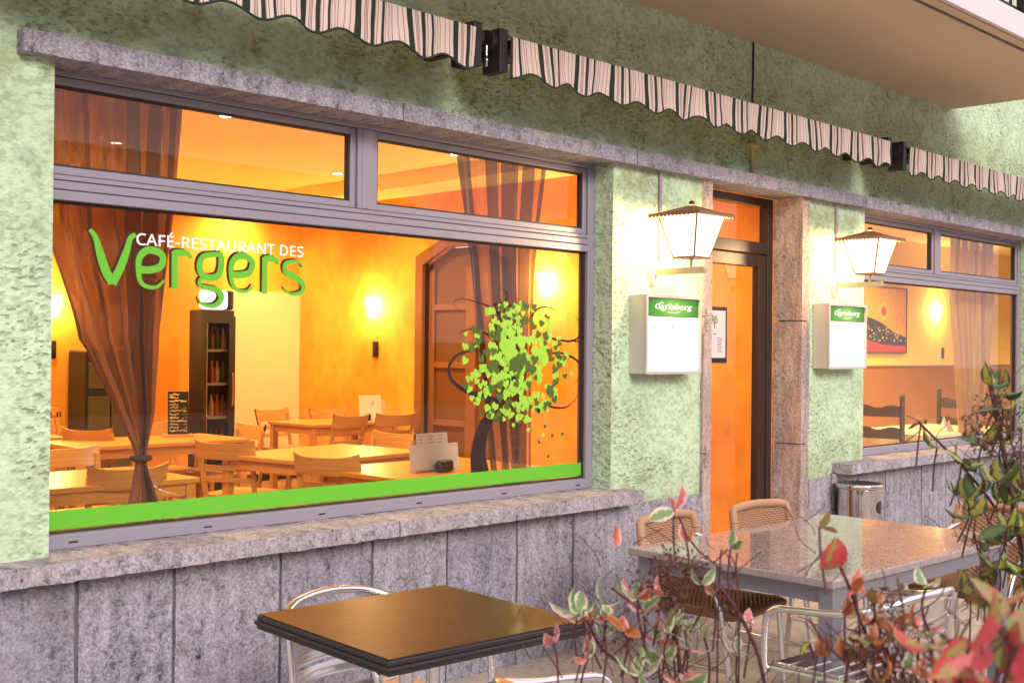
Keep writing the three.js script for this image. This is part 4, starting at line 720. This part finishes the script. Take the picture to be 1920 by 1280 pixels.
// ------------------------------------------------------------------ shrubs in front
const leafGeo = (() => { // blade 1 long along +y, folded on the midrib and curling down
  const g = sheet((u, v) => { const w = 0.27 * Math.pow(Math.sin(PI * Math.pow(v, 0.85)), 0.8) * (1 - 0.25 * v), x = (u - 0.5) * 2; return [x * w, v - 0.1 * v * v, 0.12 * Math.abs(x) * (0.4 + w) - 0.24 * v * v + 0.015 * Math.sin(v * 14) * Math.abs(x)]; }, 4, 7);
  return norm(g, true);
})();
const bladeAt = (w0, fold, droop, twist) => { const g = sheet((u, v) => { const w = w0 * Math.pow(Math.sin(PI * Math.pow(v, 0.88)), 0.8) * (1 - 0.2 * v), x = (u - 0.5) * 2, a = twist * v, px = x * w, pz = fold * Math.abs(x) * w + 0.02 * Math.sin(v * 17 + x * 2) * Math.abs(x); return [px * Math.cos(a) - pz * Math.sin(a), v - 0.5 * Math.abs(droop) * v * v * v, px * Math.sin(a) + pz * Math.cos(a) - droop * v * v]; }, 4, 7); return norm(g, true); };
const leafGeo2 = (() => { const g = sheet((u, v) => { const w = 0.24 * Math.pow(Math.sin(PI * Math.pow(v, 0.9)), 0.7), x = (u - 0.5) * 2; return [x * w, v - 0.05 * v * v, -0.1 * Math.abs(x) * w + 0.2 * v * v + 0.012 * Math.sin(v * 11 + x)]; }, 4, 7); return norm(g, true); })();
const leafGeos = [leafGeo, leafGeo2, bladeAt(0.25, 0.5, 0.35, 0.5), bladeAt(0.22, 0.8, 0.15, -0.6), bladeAt(0.28, 0.25, 0.5, 0.2), bladeAt(0.2, 1.1, 0.3, 0.9)];
function leafMat(edge, mid, s, blotch, vein) {
  const t = colorTex(64, 128, (u, v) => {
    const x = Math.abs(u - 0.5) * 2, n = fbm(u, v, 5, 8, 3, s), k = sst(0.42, 0.62, x * 0.9 + (n - 0.5) * 0.8), rib = sst(0.05, 0.0, x) + 0.5 * sst(0.06, 0.0, Math.abs(((v * 7 + x * 1.2) % 1) - 0.5));
    let c = mix3(mid, edge, k); if (blotch) c = mix3(c, blotch, sst(0.5, 0.7, fbm(u, v, 3, 5, 3, s + 40))); return mix3(c, vein ?? mix3(mid, edge, 0.5), 0.3 * rib);
  });
  return phys(1, 1, 1, 0.5, { map: t, transmission: 0.25, thickness: 0 });
}
const LM = {
  cream: leafMat([0.62, 0.58, 0.42], [0.17, 0.27, 0.09], 901), pink: leafMat([0.68, 0.44, 0.42], [0.55, 0.14, 0.13], 911), salmon: leafMat([0.66, 0.36, 0.3], [0.55, 0.13, 0.07], 921), pinkgreen: leafMat([0.64, 0.42, 0.42], [0.3, 0.33, 0.16], 931),
  redgreen: leafMat([0.5, 0.05, 0.06], [0.55, 0.07, 0.07], 941, [0.3, 0.28, 0.05]), red: leafMat([0.55, 0.06, 0.08], [0.48, 0.04, 0.05], 951), olive: leafMat([0.22, 0.24, 0.06], [0.3, 0.22, 0.08], 961, [0.42, 0.12, 0.06]), orange: leafMat([0.5, 0.16, 0.05], [0.36, 0.1, 0.04], 971, [0.5, 0.27, 0.07]),
  gold: leafMat([0.06, 0.10, 0.035], [0.42, 0.38, 0.06], 981), dark: leafMat([0.05, 0.09, 0.03], [0.1, 0.14, 0.05], 991),
};
const stemMat = std(0.075, 0.014, 0.018, 0.6), twigMat = std(0.10, 0.05, 0.04, 0.8), dryMat = std(0.13, 0.055, 0.04, 0.9);
function shrub(name, label, cat, pos, stems, dry, tips) {
  const s = thing(name, label, cat, pos, -45.27 * PI / 180);
  for (const st of stems) {
    const z0 = rr(-0.05, 0.05), p = st.p.map(([a, y], i) => [a, y, z0 + rr(-0.012, 0.012)]); p.unshift([st.p[0][0] * 0.6 + 0.02, 0, z0]);
    mesh('stem', norm(tube(p, st.r * 0.7, p.length * 7, 6)), st.m ?? stemMat, s);
  }
  if (dry) { // withered flower heads on hair-thin stalks
    const g = [];
    for (const [a, y] of dry.at) for (let i = 0; i < dry.n; i++) { const x = a + rr(-dry.s, dry.s), yy = y + rr(-dry.s, dry.s), z = rr(-0.05, 0.05); const q = new THREE.PlaneGeometry(rr(0.004, 0.011), rr(0.005, 0.013), 1, 2), qp = q.attributes.position; for (let k = 0; k < 6; k++) qp.setXYZ(k, qp.getX(k) * (k > 1 && k < 4 ? 1 : rr(0.1, 0.6)), qp.getY(k), rr(-0.003, 0.003)); q.computeVertexNormals(); q.rotateX(rr(-1.5, 1.5)); q.rotateY(rr(0, 6)); q.translate(x, yy, z); g.push(q); if (i % 3 === 0) g.push(tube([[x, yy, z], [lerp(x, a, 0.5), lerp(yy, y, 0.5) + 0.004, z * 0.6], [a, y - dry.s * 0.7, 0]], 0.0008, 4, 4)); }
    const m = mesh('withered_flowers', mrg(g), dryMat, s); m.userData.kind = 'stuff';
  }
  for (const t of tips) { // t: [a, y, count, size, materials]
    const [a, y, n, size, mats, spread = 1, fix] = t, z = rr(-0.06, 0.06), ph = rnd() * 6.28;
    for (let i = 0; i < n; i++) {
      const o = mesh('leaf', leafGeos[Math.floor(rnd() * leafGeos.length)], LM[mats[i % mats.length]], s), k = size * rr(0.7, 1.3);
      o.position.set(a, y, z); o.scale.set(k * rr(0.85, 1.15), k, k);
      o.rotation.set(0, 0, 0); o.rotateY(ph + i / n * 6.283 + rr(-0.4, 0.4)); o.rotateX(rr(0.5, 1.9) * spread); o.rotateY(rr(-0.6, 0.6));
      if (fix) { o.rotation.set(...fix); o.scale.set(size * 1.25, size * 1.3, size * 1.3); }
    }
    if (n > 1) mesh('twig', norm(tube([[a, y, z], [a + rr(-0.01, 0.01), y - 0.04, z * 0.7], [a + rr(-0.02, 0.02), y - 0.1, 0]], 0.0022, 8, 5)), stemMat, s);
  }
  { // the tangle of hair-fine side twigs
    const g = []; for (let i = 0; i < tips.length * 3; i++) { const [a, y] = tips[Math.floor(rnd() * tips.length)], x = a + rr(-0.05, 0.05), yy = y + rr(-0.1, 0.02), z = rr(-0.07, 0.07), l = rr(0.02, 0.06), q = rr(-2.2, 2.2); g.push(tube([[x, yy, z], [x + q * l * 0.4, yy + l * 0.5, z + rr(-0.01, 0.01)], [x + q * l * 0.6 + rr(-0.02, 0.02), yy + l, z + rr(-0.02, 0.02)]], rr(0.0006, 0.0013), 6, 4)); }
    mesh('fine_twigs', mrg(g), stemMat, s).userData.kind = 'stuff';
  }
  return s;
}
const CR = ['cream', 'cream', 'pinkgreen'], PK = ['pink', 'salmon', 'cream'], OR = ['orange', 'olive', 'orange'];
shrub('dogwood_shrub', 'variegated dogwood with white and pink edged leaves, before the granite table', 'shrub', [1.841, 0, 2.761],
  [{ r: 0.006, p: [[0.15, 0.798], [0.133, 0.93], [0.112, 1.011], [0.05, 1.107], [-0.021, 1.136]] }, { r: 0.0028, p: [[0.086, 1.071], [0.035, 1.152], [-0.004, 1.187], [-0.027, 1.238]] }, { r: 0.006, p: [[0.008, 0.797], [-0.019, 0.949], [-0.033, 1.05], [-0.046, 1.141]] }, { r: 0.003, p: [[-0.027, 0.999], [-0.081, 1.039], [-0.147, 1.089]] },
    { r: 0.0045, p: [[-0.007, 0.777], [-0.105, 0.923], [-0.166, 0.973], [-0.203, 1.048], [-0.213, 1.068]] }, { r: 0.003, p: [[-0.019, 0.939], [-0.07, 1.009], [-0.102, 1.075]] }, { r: 0.0025, p: [[0.05, 1.107], [0.077, 1.122], [0.083, 1.171]] }],
  { n: 26, s: 0.026, at: [[-0.057, 1.141], [-0.031, 1.151], [-0.006, 1.121], [-0.026, 1.091], [0.004, 1.147], [-0.061, 1.111], [-0.097, 1.11], [-0.046, 1.07], [-0.137, 1.039], [0.035, 1.127], [-0.12, 1.0], [0.07, 1.05], [-0.03, 1.03]] },
  [[-0.213, 1.058, 5, 0.055, CR], [-0.187, 1.045, 4, 0.05, ['orange', 'salmon', 'cream']], [-0.102, 1.08, 6, 0.06, ['cream', 'pink', 'cream', 'salmon']], [-0.09, 1.055, 3, 0.06, PK], [-0.027, 1.241, 3, 0.05, ['pink', 'cream']], [-0.138, 1.171, 1, 0.06, ['salmon']], [0.081, 1.171, 3, 0.042, CR], [-0.006, 1.182, 2, 0.05, PK], [-0.007, 1.022, 2, 0.06, CR],
    [-0.05, 0.964, 4, 0.055, CR], [-0.004, 0.984, 3, 0.065, ['pink', 'cream']], [0.015, 1.116, 2, 0.045, ['cream']], [-0.045, 1.02, 3, 0.05, ['cream', 'salmon']], [-0.258, 0.982, 2, 0.05, ['pink']], [-0.197, 0.972, 3, 0.05, PK], [-0.167, 1.075, 3, 0.05, CR], [0.05, 1.08, 2, 0.04, PK], [-0.02, 0.93, 4, 0.06, PK], [0.12, 1.03, 2, 0.045, PK], [-0.13, 1.03, 4, 0.05, ['orange', 'salmon', 'orange']], [-0.16, 1.0, 4, 0.045, CR], [-0.06, 1.0, 4, 0.05, PK], [0.03, 1.0, 3, 0.045, CR], [-0.2, 1.02, 4, 0.05, ['salmon', 'orange']], [-0.1, 0.95, 4, 0.05, CR], [-0.06, 1.09, 3, 0.04, PK], [0.09, 0.98, 3, 0.045, CR]]);
shrub('autumn_shrub', 'red-stemmed shrub with orange and brown autumn leaves, before the aluminium chair', 'shrub', [1.747, 0, 3.164],
  [{ r: 0.0042, p: [[0.092, 0.918], [0.048, 1.029], [0.005, 1.105], [-0.017, 1.165], [-0.037, 1.207]] }, { r: 0.003, p: [[0.066, 0.986], [-0.012, 1.041], [-0.064, 1.092], [-0.081, 1.121]] }, { r: 0.003, p: [[0.066, 0.917], [0.065, 1.046], [0.06, 1.131], [0.055, 1.191]], m: twigMat }],
  { n: 22, s: 0.024, at: [[0.039, 1.131], [0.056, 1.106], [0.022, 1.088], [0.065, 1.072], [0.047, 1.157], [-0.004, 1.071], [0.03, 1.02], [0.08, 1.03]] },
  [[-0.055, 1.262, 1, 0.07, ['redgreen'], 1, [0.15, 0.1, 3.05]], [-0.055, 1.262, 3, 0.034, ['olive']], [-0.013, 1.165, 2, 0.045, ['salmon', 'orange']], [0.021, 1.148, 4, 0.045, OR], [-0.021, 1.122, 3, 0.045, OR], [0.039, 1.106, 4, 0.045, OR], [-0.03, 1.165, 1, 0.035, ['red']], [0.1, 1.18, 3, 0.045, CR], [-0.072, 1.074, 3, 0.038, ['olive', 'gold']], [-0.046, 1.05, 4, 0.045, OR], [-0.012, 1.05, 4, 0.05, OR], [0.022, 1.06, 4, 0.045, OR], [0.065, 1.046, 3, 0.045, PK], [-0.046, 1.015, 3, 0.05, ['olive', 'red']], [0.1, 1.1, 4, 0.05, PK], [0.022, 1.03, 3, 0.05, ['olive', 'orange']], [0.05, 1.12, 5, 0.04, OR], [0.03, 1.09, 5, 0.04, OR], [0.0, 1.1, 4, 0.04, OR], [0.05, 1.0, 5, 0.045, OR], [0.1, 1.03, 4, 0.045, ['salmon', 'orange']]]);
shrub('red_leaf_shrub', 'nearest shrub with large red and olive leaves in the bottom right corner', 'shrub', [1.241, 0, 3.576],
  [{ r: 0.003, p: [[0.005, 1.078], [-0.002, 1.174], [-0.025, 1.236], [-0.048, 1.255]] }, { r: 0.003, p: [[0.067, 1.079], [0.054, 1.192], [0.034, 1.259], [0.025, 1.281]] }, { r: 0.0025, p: [[0.004, 1.135], [-0.008, 1.23], [0.003, 1.259]] }], null,
  [[-0.031, 1.25, 2, 0.055, ['redgreen', 'olive', 'red']], [-0.055, 1.238, 2, 0.055, ['olive', 'redgreen']], [-0.015, 1.222, 2, 0.055, ['red', 'redgreen']], [0.031, 1.265, 2, 0.06, ['red', 'olive', 'redgreen']], [0.014, 1.255, 2, 0.055, ['olive', 'redgreen']], [0.042, 1.235, 2, 0.06, ['red', 'olive']], [-0.042, 1.21, 2, 0.05, ['redgreen', 'olive']], [0.003, 1.21, 2, 0.055, ['redgreen', 'red', 'olive']], [0.022, 1.285, 2, 0.05, ['olive', 'orange']], [0.036, 1.268, 1, 0.06, ['red'], 1, [0.2, -0.3, 3.3]], [-0.028, 1.256, 1, 0.052, ['redgreen'], 1, [-0.3, 0.4, 2.3]], [-0.01, 1.225, 1, 0.05, ['red'], 1, [0.2, 0.2, 2.9]], [0.018, 1.262, 1, 0.06, ['olive'], 1, [0.2, 0.3, 3.5]]]);
const GO = ['gold', 'dark', 'gold', 'dark'];
shrub('evergreen_shrub', 'evergreen shrub with yellow-centred leaves at the right edge, before the farther window', 'shrub', [2.705, 0, 2.995],
  [{ r: 0.008, m: twigMat, p: [[0.108, 0.533], [0.08, 0.897], [0.041, 1.14], [0.009, 1.322], [-0.023, 1.48]] }, { r: 0.0045, p: [[0.072, 1.019], [-0.008, 1.188], [-0.095, 1.297], [-0.193, 1.393]] }, { r: 0.004, m: twigMat, p: [[0.081, 0.8], [0.018, 0.958], [-0.031, 1.067], [-0.056, 1.139]] }, { r: 0.0035, m: twigMat, p: [[0.06, 1.08], [0.027, 1.262], [0.032, 1.383]] }, { r: 0.0035, p: [[0.067, 0.982], [-0.02, 1.14], [-0.069, 1.224]] }],
  { n: 26, s: 0.03, at: [[0.001, 1.432], [0.026, 1.371], [-0.01, 1.395], [-0.035, 1.431], [-0.053, 1.383], [0.015, 1.31], [0.046, 1.262], [-0.022, 1.334], [0.003, 1.262], [0.04, 1.33], [-0.04, 1.35]] },
  [[-0.029, 1.478, 3, 0.06, GO], [0.013, 1.46, 4, 0.06, GO], [-0.011, 1.425, 2, 0.06, GO], [-0.18, 1.39, 2, 0.045, ['dark']], [-0.15, 1.335, 2, 0.065, ['gold']], [-0.1, 1.303, 4, 0.06, GO], [-0.034, 1.34, 3, 0.065, GO], [-0.057, 1.224, 5, 0.07, GO], [-0.09, 1.22, 3, 0.07, ['gold', 'dark']], [-0.075, 1.185, 4, 0.07, GO], [-0.021, 1.261, 3, 0.065, GO], [0.014, 1.347, 5, 0.06, GO], [0.027, 1.286, 3, 0.065, GO], [0.04, 1.225, 5, 0.065, GO], [-0.008, 1.164, 4, 0.065, GO], [0.017, 1.116, 6, 0.065, GO], [0.035, 1.067, 4, 0.065, GO],
    [-0.043, 1.042, 4, 0.055, ['gold', 'orange', 'dark']], [-0.061, 0.993, 5, 0.055, GO], [-0.019, 1.006, 3, 0.06, GO], [0.026, 1.408, 5, 0.055, GO], [0.049, 0.982, 3, 0.065, GO], [-0.019, 1.067, 5, 0.06, GO], [0.041, 1.14, 4, 0.065, GO], [0.004, 1.213, 6, 0.065, GO], [-0.04, 1.12, 4, 0.06, ['gold', 'orange', 'dark']], [0.0, 0.9, 6, 0.06, GO], [0.05, 0.88, 4, 0.06, GO]]);
// fallen leaves on the pavement
for (let i = 0; i < 14; i++) {
  const o = mesh('fallen_leaf', i % 2 ? leafGeo : leafGeo2, [LM.orange, LM.olive, LM.salmon, LM.gold][i % 4]); o.rotation.set(-PI / 2 + rr(-0.2, 0.2), 0, rr(0, 6.28)); o.scale.setScalar(rr(0.05, 0.085));
  const k = i < 11 ? [rr(2.6, 5.2), rr(0.2, 2.4)] : [rr(1.5, 6.5), rr(0.1, 3)]; o.position.set(k[0], 0.018, k[1]);
  const col = ['orange brown', 'olive brown', 'pale salmon', 'yellow green'][i % 4]; tag(o, `${col} fallen leaf lying on the pavement under the tables`, 'leaf', `${col} fallen leaves on the pavement`);
}

scene.traverse((o) => { if (o.isMesh) o.castShadow = o.receiveShadow = true; });
renderer.render(scene, camera);
